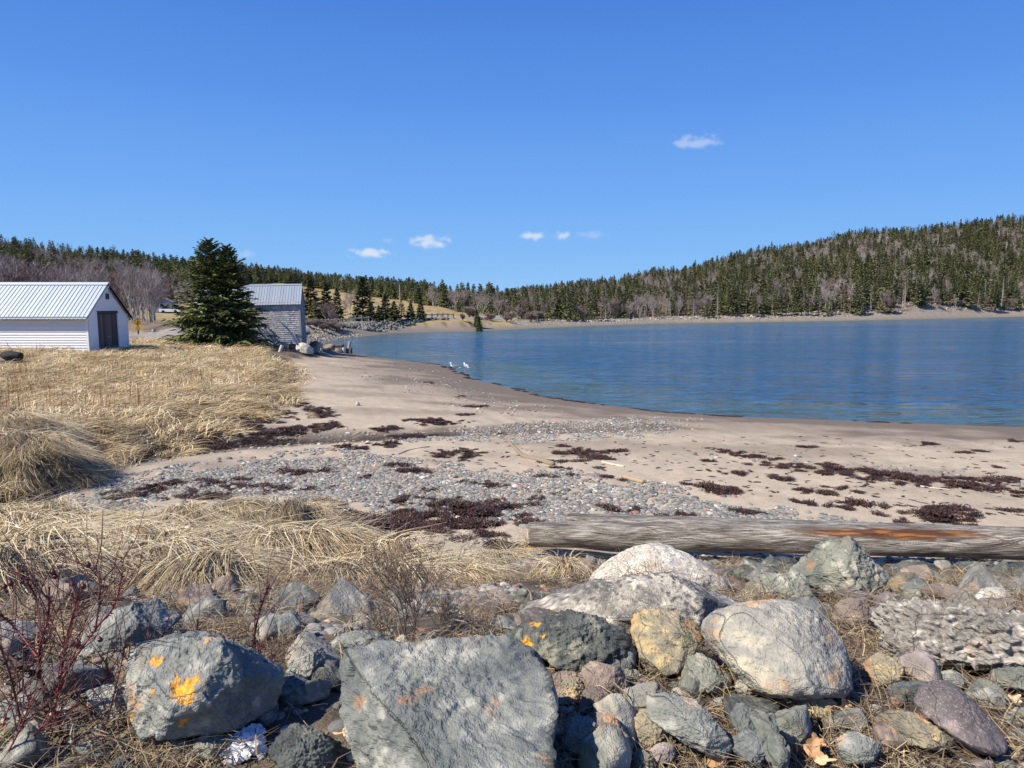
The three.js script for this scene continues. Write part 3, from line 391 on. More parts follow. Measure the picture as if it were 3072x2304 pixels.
  { kind: 'dark', n: 30, foot: 1735, poly: zC([[2060, 270], [2130, 200], [2300, 195], [2310, 290], [2150, 300]]), label: 'stone in the shade under the log at the right edge' }];
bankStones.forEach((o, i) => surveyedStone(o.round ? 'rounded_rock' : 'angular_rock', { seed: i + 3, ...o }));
// ---------------------------------------------------------------- timber, buildings and roadside things
class Parts {   // collects geometry of one part
  constructor() { this.pos = []; this.idx = []; this.col = []; this.uv = []; }
  quad(a, b, c, d, k) { const o = this.pos.length / 3; for (const p of [a, b, c, d]) { this.pos.push(p.x, p.y, p.z); if (k) this.col.push(...k); } this.idx.push(o, o + 1, o + 2, o, o + 2, o + 3); return this; }
  tri(a, b, c, k) { const o = this.pos.length / 3; for (const p of [a, b, c]) { this.pos.push(p.x, p.y, p.z); if (k) this.col.push(...k); } this.idx.push(o, o + 1, o + 2); return this; }
  tube(pts, r0, r1, sides = 5, k, jitter = 0, r) {
    const o = this.pos.length / 3, n = pts.length, t = V(), a = V(), b = V();
    for (let i = 0; i < n; i++) {
      t.subVectors(pts[Math.min(n - 1, i + 1)], pts[Math.max(0, i - 1)]).normalize(); a.set(Math.abs(t.y) > 0.9 ? 1 : 0, Math.abs(t.y) > 0.9 ? 0 : 1, 0).cross(t).normalize(); b.crossVectors(t, a);
      const w = lerp(r0, r1, i / (n - 1));
      for (let s = 0; s < sides; s++) { const g = s / sides * Math.PI * 2, q = w * (jitter ? 1 + jitter * (r() - 0.5) : 1); this.pos.push(pts[i].x + (a.x * Math.cos(g) + b.x * Math.sin(g)) * q, pts[i].y + (a.y * Math.cos(g) + b.y * Math.sin(g)) * q, pts[i].z + (a.z * Math.cos(g) + b.z * Math.sin(g)) * q); if (k) this.col.push(...k); }
    }
    for (let i = 0; i < n - 1; i++) for (let s = 0; s < sides; s++) { const p = o + i * sides + s, q = o + i * sides + (s + 1) % sides; this.idx.push(p, q, p + sides, q, q + sides, p + sides); }
    for (let s = 1; s < sides - 1; s++) { this.idx.push(o, o + s + 1, o + s); const e = o + (n - 1) * sides; this.idx.push(e, e + s, e + s + 1); }
    return this;
  }
  geo() { return bufGeo(this.pos, this.idx, this.col.length ? { color: this.col } : {}); }
}
function box(x0, x1, y0, y1, z0, z1) { const g = new THREE.BoxGeometry(x1 - x0, y1 - y0, z1 - z0); g.translate((x0 + x1) / 2, (y0 + y1) / 2, (z0 + z1) / 2); return g; }

// weathered wood
const logTex = texOf(2048, 512, (() => {
  const knots = [[0.04, 0.42], [0.2, 0.36], [0.4, 0.52], [0.3, 0.6], [0.735, 0.44], [0.9, 0.35], [0.2, 0.7], [0.55, 0.7]];
  return (u, v) => {
    let du = 0, kn = 0; for (const [a, b] of knots) { const x = (u - a) * 6.5, y = (v - b) * 1.05, q = Math.exp(-(x * x * 90 + y * y * 420)); du += q * 0.03 * Math.sign(v - b || 1); kn = Math.max(kn, q); }
    const vv = v + du + 0.012 * n2(u * 9, v * 3), g = fbm2(u * 16, vv * 120, 4), g2 = n2(u * 40, vv * 300), cr = Math.pow(1 - Math.abs(n2(u * 5 + 3, vv * 46)), 14) * sstep(0.0, 0.5, n2(u * 7, vv * 9 + 4)), tone = fbm2(u * 5, vv * 5, 3);
    let c = mixc([0.54, 0.51, 0.46], [0.29, 0.26, 0.235], sstep(-0.15, 0.45, g + 0.5 * tone)); c = mixc(c, [0.76, 0.74, 0.7], sstep(0.15, 0.5, -g + 0.25 * g2 - tone * 0.5));
    c = mixc(c, [0.13, 0.11, 0.1], 0.95 * cr); c = mixc(c, [0.2, 0.17, 0.15], 0.8 * Math.pow(1 - Math.abs(n2(u * 11 + 7, vv * 85)), 10) * sstep(-0.1, 0.4, n2(u * 13 + 2, vv * 17))); if (kn > 0.25) c = mixc(c, [0.33, 0.27, 0.22], 0.6 * sstep(0.25, 0.8, kn) * (0.5 + 0.5 * Math.sin(kn * 26)));
    const rx = (u - 0.575) / 0.14, ry = (v - 0.36) / 0.07, rot = sstep(1.15, 0.55, Math.sqrt(rx * rx + ry * ry) + 0.35 * g + 0.5 * fbm2(u * 18, vv * 22, 3));
    c = mixc(c, mixc([0.3, 0.17, 0.1], [0.68, 0.43, 0.18], sstep(0.0, 0.4, g * 0.8 + n2(u * 12, v * 20) * 0.4)), rot * 0.92);
    return c;
  };
})());
const logBump = texOf(2048, 512, (u, v) => { const vv = v + 0.012 * n2(u * 9, v * 3); return 0.6 + 0.25 * fbm2(u * 16, vv * 120, 4) - 0.5 * Math.pow(1 - Math.abs(n2(u * 5 + 3, vv * 46)), 14) * sstep(0.0, 0.5, n2(u * 7, vv * 9 + 4)) + 0.08 * n2(u * 40, vv * 300); }, false);
const logMat = std({ map: logTex, bumpMap: logBump, bumpScale: 0.012, roughness: 0.85 });
const endMat = std({ color: new THREE.Color(0.3, 0.26, 0.22), roughness: 0.95, bumpMap: grainBump, bumpScale: 0.01 });
function log(name, a, b, ra, rb, label, seed, squared = 0) {
  const ax = b.clone().sub(a), L = ax.length(), t = ax.clone().normalize(), s = V(0, 1, 0).cross(t).normalize(), up = V().crossVectors(t, s), NS = 220, NR = 56, pos = [], uv = [], idx = [];
  for (let i = 0; i <= NS; i++) for (let j = 0; j <= NR; j++) {
    const u = i / NS, g = j / NR * 2 * Math.PI, cx = Math.cos(g), cy = Math.sin(g); let r = lerp(ra, rb, u) * (1 + 0.035 * n3(u * 5, cx * 0.8, cy * 0.8 + seed) + 0.012 * n2(u * 30 + seed, g * 3));
    if (squared) { const q = Math.pow(Math.pow(Math.abs(cx), 6) + Math.pow(Math.abs(cy), 6), -1 / 6); r *= lerp(1, q * 0.93, squared); }
    if (cy < -0.86) r *= 0.97; r -= 0.012 * Math.pow(1 - Math.abs(n2(u * 5 + 3 + seed, j / NR * 22)), 12) * sstep(-0.1, 0.4, n2(u * 7, j / NR * 6 + seed)); const e = Math.min(i, NS - i); if (e < 2) r *= 0.955 + 0.02 * e;
    const w = u * L + (i === 0 ? 0.03 * n2(cx * 3 + seed, cy * 3) : 0);
    pos.push(a.x + t.x * w + (s.x * cx + up.x * cy) * r, a.y + t.y * w + (s.y * cx + up.y * cy) * r, a.z + t.z * w + (s.z * cx + up.z * cy) * r); uv.push(u + (seed > 1 ? 0.37 : 0), j / NR + (seed > 1 ? 0.45 : 0));
  }
  for (let i = 0; i < NS; i++) for (let j = 0; j < NR; j++) { const q = i * (NR + 1) + j; idx.push(q, q + 1, q + NR + 1, q + 1, q + NR + 2, q + NR + 1); }
  const o = thing(name, label, 'log', [0, 0, 0], 0, 'timbers lying above the beach');
  mesh('trunk', bufGeo(pos, idx, { uv }), logMat, o);
  for (const [i, k] of [[0, -1], [NS, 1]]) { const p = [], x = [], w = []; const c = V(0, 0, 0); for (let j = 0; j <= NR; j++) { const q = (i * (NR + 1) + j) * 3; p.push(pos[q], pos[q + 1], pos[q + 2]); w.push(Math.cos(j / NR * 6.283) * 0.2, Math.sin(j / NR * 6.283) * 0.2); c.add(V(pos[q], pos[q + 1], pos[q + 2])); } c.multiplyScalar(1 / (NR + 1)); p.push(c.x + t.x * k * 0.015, c.y + t.y * k * 0.015, c.z + t.z * k * 0.015); w.push(0, 0); for (let j = 0; j < NR; j++) x.push(j, k > 0 ? j + 1 : NR + 1, k > 0 ? NR + 1 : j + 1); mesh('cut_end', bufGeo(p, x, { uv: w }), endMat, o); }
  return o;
}
{
  const a = atDepth(1590, 1603, 7.0), b = atDepth(3072, 1631, 6.2), e = b.clone().sub(a).multiplyScalar(1.3).add(a);
  log('driftwood_log', a, e, 0.132, 0.162, 'weathered grey log with an orange-brown rotted streak lying along the top of the beach', 1);
  const c = atDepth(1702, 1576, 7.36), d = atDepth(2900, 1617, 6.62), f = d.clone().sub(c).multiplyScalar(1.1).add(c);
  log('squared_timber', c, f, 0.135, 0.13, 'squared bleached timber lying close behind the rotted log', 2.7, 0.85);
}
// sticks washed up on the sand
const driftMat = std({ color: new THREE.Color(0.27, 0.215, 0.145), bumpMap: grainBump, bumpScale: 0.006 }), paleMat = std({ color: new THREE.Color(0.6, 0.53, 0.42), bumpMap: grainBump, bumpScale: 0.006 }), greyWood = std({ color: new THREE.Color(0.33, 0.3, 0.26), roughness: 0.95 }), darkWood = std({ color: new THREE.Color(0.09, 0.08, 0.07), roughness: 0.95 });
function stick(marksPx, r0, r1, mat, label, name = 'driftwood_stick', lift = 0.7) {
  const r = rngOf(marksPx[0][0] | 0), pts = marksPx.map(([x, y]) => { const p = sight(x, y); p.y = ground(p.x, p.z) + r0 * lift; return p; }), cv = new THREE.CatmullRomCurve3(pts).getPoints(24), p = new Parts(); p.tube(cv, r0, r1, 8, null, 0.25, r);
  return tag(mesh(name, p.geo(), mat), label, 'driftwood');
}
stick([[1527, 1327], [1550, 1352], [1575, 1372], [1612, 1384], [1660, 1397]], 0.035, 0.05, driftMat, 'crooked tan branch lying on the sand beyond the pebbles');
stick([[1870, 1436], [1895, 1446], [1932, 1457]], 0.04, 0.035, std({ color: new THREE.Color(0.4, 0.3, 0.17), bumpMap: grainBump, bumpScale: 0.006 }), 'short yellow splinter of wood at the edge of the pebbles');
stick([[1806, 1391], [1840, 1399], [1872, 1407]], 0.02, 0.018, paleMat, 'thin whitish stick among seaweed shreds on the sand');
stick([[1195, 1362], [1225, 1352], [1265, 1347]], 0.012, 0.008, greyWood, 'thin grey twig beside the stream bed');
stick([[2760, 1466], [2800, 1470], [2850, 1473]], 0.014, 0.01, paleMat, 'thin pale stick lying on the long seaweed line');

// ---- white barn
const whitePaint = [0, 1, 2].map((k) => std({ color: new THREE.Color().setRGB(0.80 - 0.03 * k, 0.79 - 0.03 * k, 0.78 - 0.03 * k), roughness: 0.6 }));
const tin = [0, 1, 2].map((k) => new THREE.MeshStandardMaterial({ color: new THREE.Color().setRGB(0.36 + 0.02 * k, 0.41 + 0.02 * k, 0.44 + 0.02 * k), roughness: 0.5, metalness: 0.35 }));
const plank = [0, 1, 2, 3].map((k) => std({ color: new THREE.Color().setRGB(0.075 + 0.022 * k, 0.058 + 0.018 * k, 0.052 + 0.016 * k), bumpMap: grainBump, bumpScale: 0.008 }));
const trimDark = std({ color: new THREE.Color(0.05, 0.045, 0.045), roughness: 0.8 });
{
  const XR = -20.5, XL = -28.5, ZF = -33, ZB = -36.45, ZM = (ZF + ZB) / 2, Y0 = 1.45, YE = 3.62, YR = 5.12;
  const o = thing('barn', 'low white clapboard barn with a pale metal roof at the left edge', 'barn', [XR, Y0, ZF]), X = (x) => x - XR, Y = (y) => y - Y0, Z = (z) => z - ZF, r = rngOf(77);
  // shell: walls with thickness behind the boards
  mesh('wall', mergeGeometries([box(X(XL), X(XR) - 0.06, Y(Y0) - 0.3, Y(YE), Z(ZF) - 0.16, Z(ZF) - 0.05), box(X(XL), X(XR) - 0.06, Y(Y0) - 0.3, Y(YE), Z(ZB) + 0.05, Z(ZB) + 0.16), box(X(XL), X(XL) + 0.1, Y(Y0) - 0.3, Y(YE), Z(ZB) + 0.17, Z(ZF) - 0.17)]), whitePaint[2], o);
  // clapboards of the long wall, lapped so that each lower edge stands proud
  const lap = (len, h) => { const g = new THREE.BufferGeometry(), t = 0.042, b = 0.004, p = [[0, 0, t], [len, 0, t], [len, h * 1.12, b], [0, h * 1.12, b], [0, 0, -0.04], [len, 0, -0.04], [len, h * 1.12, -0.04], [0, h * 1.12, -0.04]].flat(); g.setAttribute('position', new THREE.Float32BufferAttribute(p, 3)); g.setIndex([0, 1, 2, 0, 2, 3, 0, 4, 5, 0, 5, 1, 3, 2, 6, 3, 6, 7, 1, 5, 6, 1, 6, 2, 0, 3, 7, 0, 7, 4]); const n = g.toNonIndexed(); n.computeVertexNormals(); return n; };
  const H = (YE - Y0 - 0.02) / 17, lenF = XR - XL - 0.1, lapF = lap(lenF, H);
  for (let k = 0; k < 17; k++) { const m = mesh('clapboard', lapF, whitePaint[(r() * 3) | 0], o); m.position.set(X(XL), Y(Y0) + 0.0 + k * H, Z(ZF) - 0.012 + 0.004 * (r() - 0.5)); m.rotation.z = 0.0012 * (r() - 0.5); }
  mesh('corner_board', box(-0.1, 0.02, -0.2, YE - Y0, -0.03, 0.025), whitePaint[0], o);
  mesh('corner_board', box(-0.03, 0.025, -0.2, YE - Y0 - 0.06, ZB - ZF, ZB - ZF + 0.1), whitePaint[1], o);
  // clapboards of the gable, cut round the door and to the roof slope
  const zd0 = -33.86, zd1 = -35.46, yd = 3.66, HG = H;
  const gb = (za, zb, k) => { const g = lap(Math.abs(zb - za), HG); const m = mesh('gable_board', g, whitePaint[(r() * 3) | 0], o); m.rotation.y = Math.PI / 2; m.position.set(-0.015, k * HG, Z(Math.max(za, zb))); };
  for (let k = 0; k * HG < YR - Y0 - 0.2; k++) {
    const y = Y0 + k * HG, top = y + HG, inset = top > YE ? (top - YE) / (YR - YE) * (ZF - ZM) : 0, a = ZF - 0.1 - inset, b = ZB + 0.1 + inset; if (a - b < 0.1) break;
    if (y < yd) { gb(a, zd0 + 0.06, k); gb(zd1 - 0.06, b, k); } else gb(a, b, k);
  }
  mesh('gable_wall', (() => { const s = new THREE.Shape([[0.17, -0.3], [ZF - ZB - 0.17, -0.3], [ZF - ZB - 0.05, YE - Y0 - 0.05], [(ZF - ZB) / 2, YR - Y0 - 0.12], [0.05, YE - Y0 - 0.05]].map((q) => new THREE.Vector2(...q))); const g = new THREE.ExtrudeGeometry(s, { depth: 0.06, bevelEnabled: false }); g.rotateY(Math.PI / 2); g.translate(-0.14, 0, 0); return g; })(), whitePaint[2], o);
  // door of dark vertical planks, with frame and latch
  const door = mesh('door', box(-0.05, -0.02, Y(Y0) - 0.1, Y(yd), Z(zd1), Z(zd0)), trimDark, o);
  for (let k = 0; k < 9; k++) { const w = (zd0 - zd1) / 9, z = zd1 + k * w; mesh('plank', box(-0.018, 0.012 + 0.008 * r(), Y(Y0) - 0.05 - 0.04 * r(), Y(yd) - 0.12 + 0.02 * r(), Z(z) + 0.006, Z(z) + w - 0.006), plank[(r() * 4) | 0], door); }
  mesh('latch', box(0.022, 0.05, Y(Y0) + 0.95, Y(Y0) + 1.0, Z(-34.75), Z(-34.5)), std({ color: new THREE.Color(0.2, 0.18, 0.17), roughness: 0.6 }), door);
  mesh('door_header', box(-0.02, 0.05, Y(yd) - 0.08, Y(yd) + 0.06, Z(zd1) - 0.06, Z(zd0) + 0.06), trimDark, o);
  const vent = mesh('gable_vent', box(0.012, 0.05, Y(4.3), Y(4.6), Z(-34.86), Z(-34.6)), trimDark, o); for (const y of [4.26, 4.6]) mesh('vent_frame', box(0.013, 0.06, Y(y), Y(y + 0.04), Z(-34.9), Z(-34.56)), whitePaint[0], vent);
  // roof of ribbed metal sheets, each sheet one piece
  const over = 0.3, slope = Math.atan2(YR - YE, ZF - ZM), run = (ZF - ZM) / Math.cos(slope) + over / Math.cos(slope), rib = 0.2;
  const roof = mesh('roof', (() => { const a = []; for (const s of [1, -1]) { const g = new THREE.BoxGeometry(XR - XL + 0.16, 0.03, run); g.translate(0, -0.02, run / 2); g.rotateX(slope); if (s < 0) g.rotateY(Math.PI); g.translate((XL - XR) / 2 + 0.06, Y(YR), Z(ZM)); a.push(g); } return mergeGeometries(a); })(), greyWood, o);
  const sheet = (() => { const s = new THREE.Shape([[0, 0], [rib, 0], [rib, 0.012], [0.034, 0.012], [0.026, 0.034], [0.008, 0.034], [0, 0.012]].map((q) => new THREE.Vector2(...q))); return new THREE.ExtrudeGeometry(s, { depth: run + 0.02, bevelEnabled: false }); })();
  for (let k = 0; k * rib < XR - XL + 0.12; k++) { const m = mesh('roof_sheet', sheet, tin[(r() * 3) | 0], roof); m.position.set(0.12 - (k + 1) * rib, Y(YR), Z(ZM)); m.rotation.x = slope; }
  const cap = new THREE.BoxGeometry(XR - XL + 0.2, 0.02, 0.2); const capA = cap.clone().translate(0, 0.045, 0.1).rotateX(slope), capB = cap.clone().translate(0, 0.045, -0.1).rotateX(-slope);
  mesh('ridge_cap', mergeGeometries([capA, capB]).translate((XL - XR) / 2 + 0.07, Y(YR), Z(ZM)), tin[2], roof);
  mesh('fascia', box(X(XL), 0.12, Y(YE) - 0.235, Y(YE) - 0.16, 0.26, 0.29).translate(0, 0.0, 0), std({ color: new THREE.Color(0.28, 0.27, 0.26) }), roof);
  for (const s of [1, -1]) { const g = new THREE.BoxGeometry(0.03, 0.08, run); g.translate(0.15, -0.1, run / 2); g.rotateX(slope); if (s < 0) g.scale(1, 1, -1); g.translate(0, Y(YR), Z(ZM)); mesh('barge_board', g, s > 0 ? whitePaint[1] : trimDark, roof); }
}
// ---- grey shingled boathouse
{
  const c = onLevel(904, 1025, 1.5); c.set(-14.2, 1.45, -46); const o = thing('boathouse', 'leaning grey shingled boathouse with a pale metal roof behind the spruce', 'shed', [c.x, c.y, c.z], 0.205), r = rngOf(91);
  o.rotation.z = 0.022;
  const L = 6.4, W = 3.6, HE = 2.72, HR = 4.0, sh = [0, 1, 2, 3].map((k) => lin(172 + 9 * k, 168 + 9 * k, 165 + 9 * k)), M = std({ vertexColors: true, roughness: 0.9 });
  const wood = std({ color: new THREE.Color(0.17, 0.165, 0.165) });
  mesh('wall', mergeGeometries([box(-L, -0.04, -0.3, HE, -0.12, -0.03), box(-L, -0.04, -0.3, HE, -W + 0.03, -W + 0.12), box(-L, -L + 0.1, -0.3, HE, -W + 0.125, -0.125)]), wood, o);
  const s = new Parts(), ch = 0.132; for (let k = 0; k * ch < HE; k++) { let x = -L - r() * 0.1; while (x < -0.09) { const w = Math.min(rand(r, 0.09, 0.2), -0.07 - x), y = k * ch - 0.01 + 0.012 * (r() - 0.5), t = 0.02 + 0.012 * r(), h = ch * 1.25, q = sh[(r() * 4) | 0], k2 = 0.82 + 0.3 * r(), cc = q.map((v) => v * k2), g = 0.004; s.quad(V(x + g, y, t), V(x + w - g, y, t), V(x + w - g, y + h, 0), V(x + g, y + h, 0), cc); s.quad(V(x + g, y, -0.02), V(x + w - g, y, -0.02), V(x + w - g, y, t), V(x + g, y, t), cc); s.quad(V(x + g, y, t), V(x + g, y + h, 0), V(x + g, y + h, -0.02), V(x + g, y, -0.02), cc); s.quad(V(x + w - g, y, -0.02), V(x + w - g, y + h, -0.02), V(x + w - g, y + h, 0), V(x + w - g, y, t), cc); x += w; } }
  const shn = mesh('shingles', s.geo(), M, o); shn.userData.kind = 'stuff';
  // end wall of vertical boards
  for (let k = 0; k < 18; k++) { const w = W / 18, z = -k * w, zm = z - w / 2, top = HE + (HR - HE) * (1 - Math.abs(zm + W / 2) / (W / 2)) - 0.05; mesh('end_board', box(-0.05, 0.0 + 0.012 * r(), -0.25, top, z - w + 0.005, z - 0.005), std({ color: new THREE.Color().setRGB(0.2 + 0.06 * r(), 0.2 + 0.05 * r(), 0.2 + 0.05 * r()) }), o); }
  mesh('corner_board', box(-0.09, 0.03, -0.25, HE, 0.0, 0.04), std({ color: new THREE.Color(0.36, 0.36, 0.32) }), o);
  const slope = Math.atan2(HR - HE, W / 2), over = 0.16, run = W / 2 / Math.cos(slope) + over, rib = 0.175;
  const roof = mesh('roof', (() => { const a = []; for (const q of [1, -1]) { const g = new THREE.BoxGeometry(L + 0.1, 0.03, run); g.translate(0, -0.02, run / 2); g.rotateX(slope); if (q < 0) g.rotateY(Math.PI); g.translate(-L / 2 + 0.02, HR, -W / 2); a.push(g); } return mergeGeometries(a); })(), greyWood, o);
  const sheet = (() => { const q = new THREE.Shape([[0, 0], [rib, 0], [rib, 0.012], [0.03, 0.012], [0.022, 0.034], [0.008, 0.034], [0, 0.012]].map((v) => new THREE.Vector2(...v))); return new THREE.ExtrudeGeometry(q, { depth: run + 0.02, bevelEnabled: false }); })();
  for (let k = 0; k * rib < L + 0.1; k++) { const m = mesh('roof_sheet', sheet, tin[(r() * 3) | 0], roof); m.position.set(0.09 - (k + 1) * rib, HR, -W / 2); m.rotation.x = slope; }
  mesh('ridge_cap', mergeGeometries([1, -1].map((q) => new THREE.BoxGeometry(L + 0.12, 0.02, 0.16).translate(0, 0.04, 0.08 * q).rotateX(slope * q))).translate(-L / 2 + 0.02, HR, -W / 2), tin[1], roof);
}
// rocks, posts and drift by the boathouse
const z3 = (l) => l.map(([x, y]) => [760 + x / 6.506, 830 + y / 6.506]);
[{ kind: 'brown', poly: [[150, 1330], [200, 1290], [340, 1285], [380, 1340], [300, 1400], [180, 1400]], label: 'rust-brown rock at the foot of the boathouse wall nearest the spruce' },
  { kind: 'green', poly: [[360, 1330], [450, 1270], [600, 1262], [690, 1290], [700, 1390], [500, 1420], [380, 1400]], label: 'broad greenish rock at the foot of the boathouse wall' },
  { kind: 'slate', poly: [[670, 1330], [760, 1265], [850, 1300], [870, 1390], [720, 1410]], label: 'pointed grey rock left of the bleached boulder by the boathouse' },
  { kind: 'granite', poly: [[820, 1330], [900, 1285], [1010, 1320], [1120, 1400], [1180, 1490], [1050, 1515], [880, 1490], [830, 1420]], label: 'bleached grey and white boulder below the boathouse corner' },
  { kind: 'dark', poly: [[1090, 1350], [1140, 1270], [1230, 1245], [1300, 1300], [1310, 1400], [1180, 1420]], label: 'black rock behind the bleached boulder by the boathouse' },
  { kind: 'slate', poly: [[1010, 1310], [1060, 1260], [1140, 1250], [1160, 1310], [1080, 1350]], label: 'grey rock at the boathouse corner above the bleached boulder' },
  { kind: 'brown', poly: [[1360, 1370], [1430, 1320], [1540, 1310], [1600, 1370], [1590, 1430], [1440, 1440]], label: 'reddish rock between the posts at the water' },
  { kind: 'slate', poly: [[1590, 1420], [1650, 1390], [1730, 1410], [1740, 1470], [1620, 1480]], label: 'low dark stone at the water left of the tall post' }].forEach((o, i) => surveyedStone('shore_boulder', { seed: 200 + i, n: 22, deep: 0.9, ...o, poly: z3(o.poly) }));
function post(a, b, r0, mat, label, name = 'old_post') { const [p0, p1] = z3([a, b]), foot = sight(p0[0], p0[1]), top = atDepth(p1[0], p1[1], -foot.z); foot.y -= 0.2; const g = new Parts(), r = rngOf(a[0] | 0); g.tube([foot, foot.clone().lerp(top, 0.35), foot.clone().lerp(top, 0.7), top], r0, r0 * 0.85, 8, null, 0.3, r); return tag(mesh(name, g.geo(), mat), label, 'post', 'old posts by the boathouse'); }
post([1245, 1300], [1243, 1175], 0.1, greyWood, 'thin post standing behind the black rock');
post([1325, 1470], [1335, 1292], 0.11, paleMat, 'short pale post in front of the reddish rock');
post([1760, 1490], [1768, 1322], 0.13, paleMat, 'pale post at the water, left one of the close pair');
post([1860, 1480], [1878, 1265], 0.14, greyWood, 'tallest post at the water leaning slightly right');
post([1895, 1505], [1900, 1390], 0.17, darkWood, 'black weedy stub of a post rightmost at the water');
post([1830, 1500], [1835, 1400], 0.14, darkWood, 'black stub between the two posts at the water');
post([490, 1470], [560, 1345], 0.12, paleMat, 'pale post leaning out of the dry grass before the boathouse');
{ const a = atDepth(...z3([[1560, 1340]])[0], 45), b = atDepth(...z3([[1745, 1345]])[0], 44.4), g = new Parts(); g.tube([a, a.clone().lerp(b, 0.5), b], 0.13, 0.13, 7, null, 0.2, rngOf(3)); tag(mesh('beam', g.geo(), darkWood), 'dark beam fixed to the pale post at the water', 'beam'); }
{ // stump with upturned roots
  const f = sight(...z3([[1225, 1510]])[0]), t = thing('driftwood_stump', 'grey driftwood stump with a snapped root on the sand by the boathouse', 'stump', [f.x, f.y, f.z]), g = new Parts(), r = rngOf(8);
  g.tube([V(-0.15, -0.1, 0), V(0, 0.25, 0), V(0.22, 0.55, 0), V(0.36, 0.72, -0.05)], 0.2, 0.14, 9, null, 0.35, r); mesh('stem', g.geo(), greyWood, t);
  for (const [x, y, z] of [[-0.7, 0.05, 0.2], [0.5, -0.05, 0.3], [-0.3, 0.1, -0.6]]) { const h = new Parts(); h.tube([V(0, 0.08, 0), V(x * 0.5, 0.14 + y, z * 0.5), V(x, y, z)], 0.11, 0.04, 7, null, 0.3, r); mesh('root', h.geo(), greyWood, t); }
}
{ // dark drum-like stump in the grass at the left edge
  const f = sight(42, 1100), t = thing('fallen_stump', 'black rounded stump lying in the dry grass at the left edge before the barn', 'stump', [f.x, f.y + 0.2, f.z]), g = new Parts(), r = rngOf(18);
  g.tube([V(-0.34, 0.2, 0.05), V(-0.3, 0.24, 0.05), V(0, 0.27, 0), V(0.28, 0.22, -0.05), V(0.32, 0.2, -0.05)], 0.27, 0.22, 14, null, 0.18, r); mesh('body', g.geo(), std({ color: new THREE.Color(0.018, 0.017, 0.017), roughness: 0.8 }), t);
  t.scale.setScalar(0.78); const h = new Parts(); h.tube([V(0.1, 0.3, 0), V(-0.05, 0.55, 0), V(-0.28, 0.95, 0)], 0.018, 0.01, 5); mesh('snag', h.geo(), std({ color: new THREE.Color(0.1, 0.09, 0.08) }), t);
  const q = sight(8, 1094), p = surveyedStone('field_stone', { seed: 321, n: 18, kind: 'slate', poly: [[-20, 1092], [-5, 1080], [14, 1078], [20, 1095], [5, 1106], [-15, 1106]], label: 'pale grey stone at the left edge beside the black stump' });
}
// ---- road, guard rail, sign, house, cars, pole
const roadPts = [[-600, 47], [0, 48], [300, 48.5], [540, 51], [700, 59], [850, 80], [965, 97], [1060, 103], [1150, 109], [1250, 115.5], [1361, 123], [1450, 136], [1520, 150], [1500, 180], [1440, 205], [1330, 235]].map(([b, D]) => V((b - 1536) / F * D, 0, -D));
{
  const cv = new THREE.CatmullRomCurve3(roadPts), N = 260, pts = cv.getPoints(N), pos = [], idx = [], uv = [], edge = [[], []];
  for (let i = 0; i <= N; i++) { const t = cv.getTangent(i / N), nx = -t.z, nz = t.x, L = Math.hypot(nx, nz); const p = pts[i], h = (ground(p.x, p.z, false) * 2 + ground(p.x + nx / L * 2.6, p.z + nz / L * 2.6, false) + ground(p.x - nx / L * 2.6, p.z - nz / L * 2.6, false)) / 4 + 0.2; p.y = h; for (let k = 0; k < 4; k++) { const w = [-3.2, -2.7, 2.7, 3.2][k]; pos.push(p.x + nx / L * w, h - (k === 0 || k === 3 ? 0.6 : 0), p.z + nz / L * w); uv.push(w / 2, i * 0.6); } }
  for (let i = 0; i < N; i++) for (let k = 0; k < 3; k++) { const a = i * 4 + k; idx.push(a, a + 4, a + 1, a + 1, a + 4, a + 5); }
  mark(mesh('road', bufGeo(pos, idx, { uv }), std({ color: new THREE.Color(...lin(176, 170, 164)), map: grainTex })), 'structure', 'pale grey country road round the head of the bay');
}
{
  const z4 = [[110, 575], [180, 573], [252, 569], [325, 566], [398, 565], [470, 563], [545, 558], [620, 556], [692, 555], [767, 550], [838, 547], [908, 543], [978, 540], [1052, 537], [1123, 534], [1192, 530], [1265, 527], [1333, 524], [1398, 521], [1463, 518], [1525, 516], [1583, 513], [1640, 508], [1700, 503]].map(([x]) => 900 + x / 3.69);
  const tops = [], o = thing('guard_rail', 'wooden post guard rail along the shore side of the road', 'guard rail', [0, 0, 0]), pm = std({ color: new THREE.Color(0.22, 0.2, 0.17) }), rm = std({ color: new THREE.Color(0.3, 0.29, 0.27) });
  z4.forEach((b) => { const D = 90.5 + (b - 930) / 431 * 28, x = (b - 1536) / F * D, h = ground(x, -D, false); const p = V(x, h, -D); mesh('post', box(-0.11, 0.11, -0.3, 1.0, -0.11, 0.11).translate(x, h, -D), pm, o); tops.push(V(x, h + 0.78, -D + 0.13)); });
  for (let i = 0; i < tops.length - 1; i++) { const g = new Parts(); g.tube([tops[i], tops[i + 1]], 0.09, 0.09, 4); mesh('rail', g.geo(), rm, o); }
}
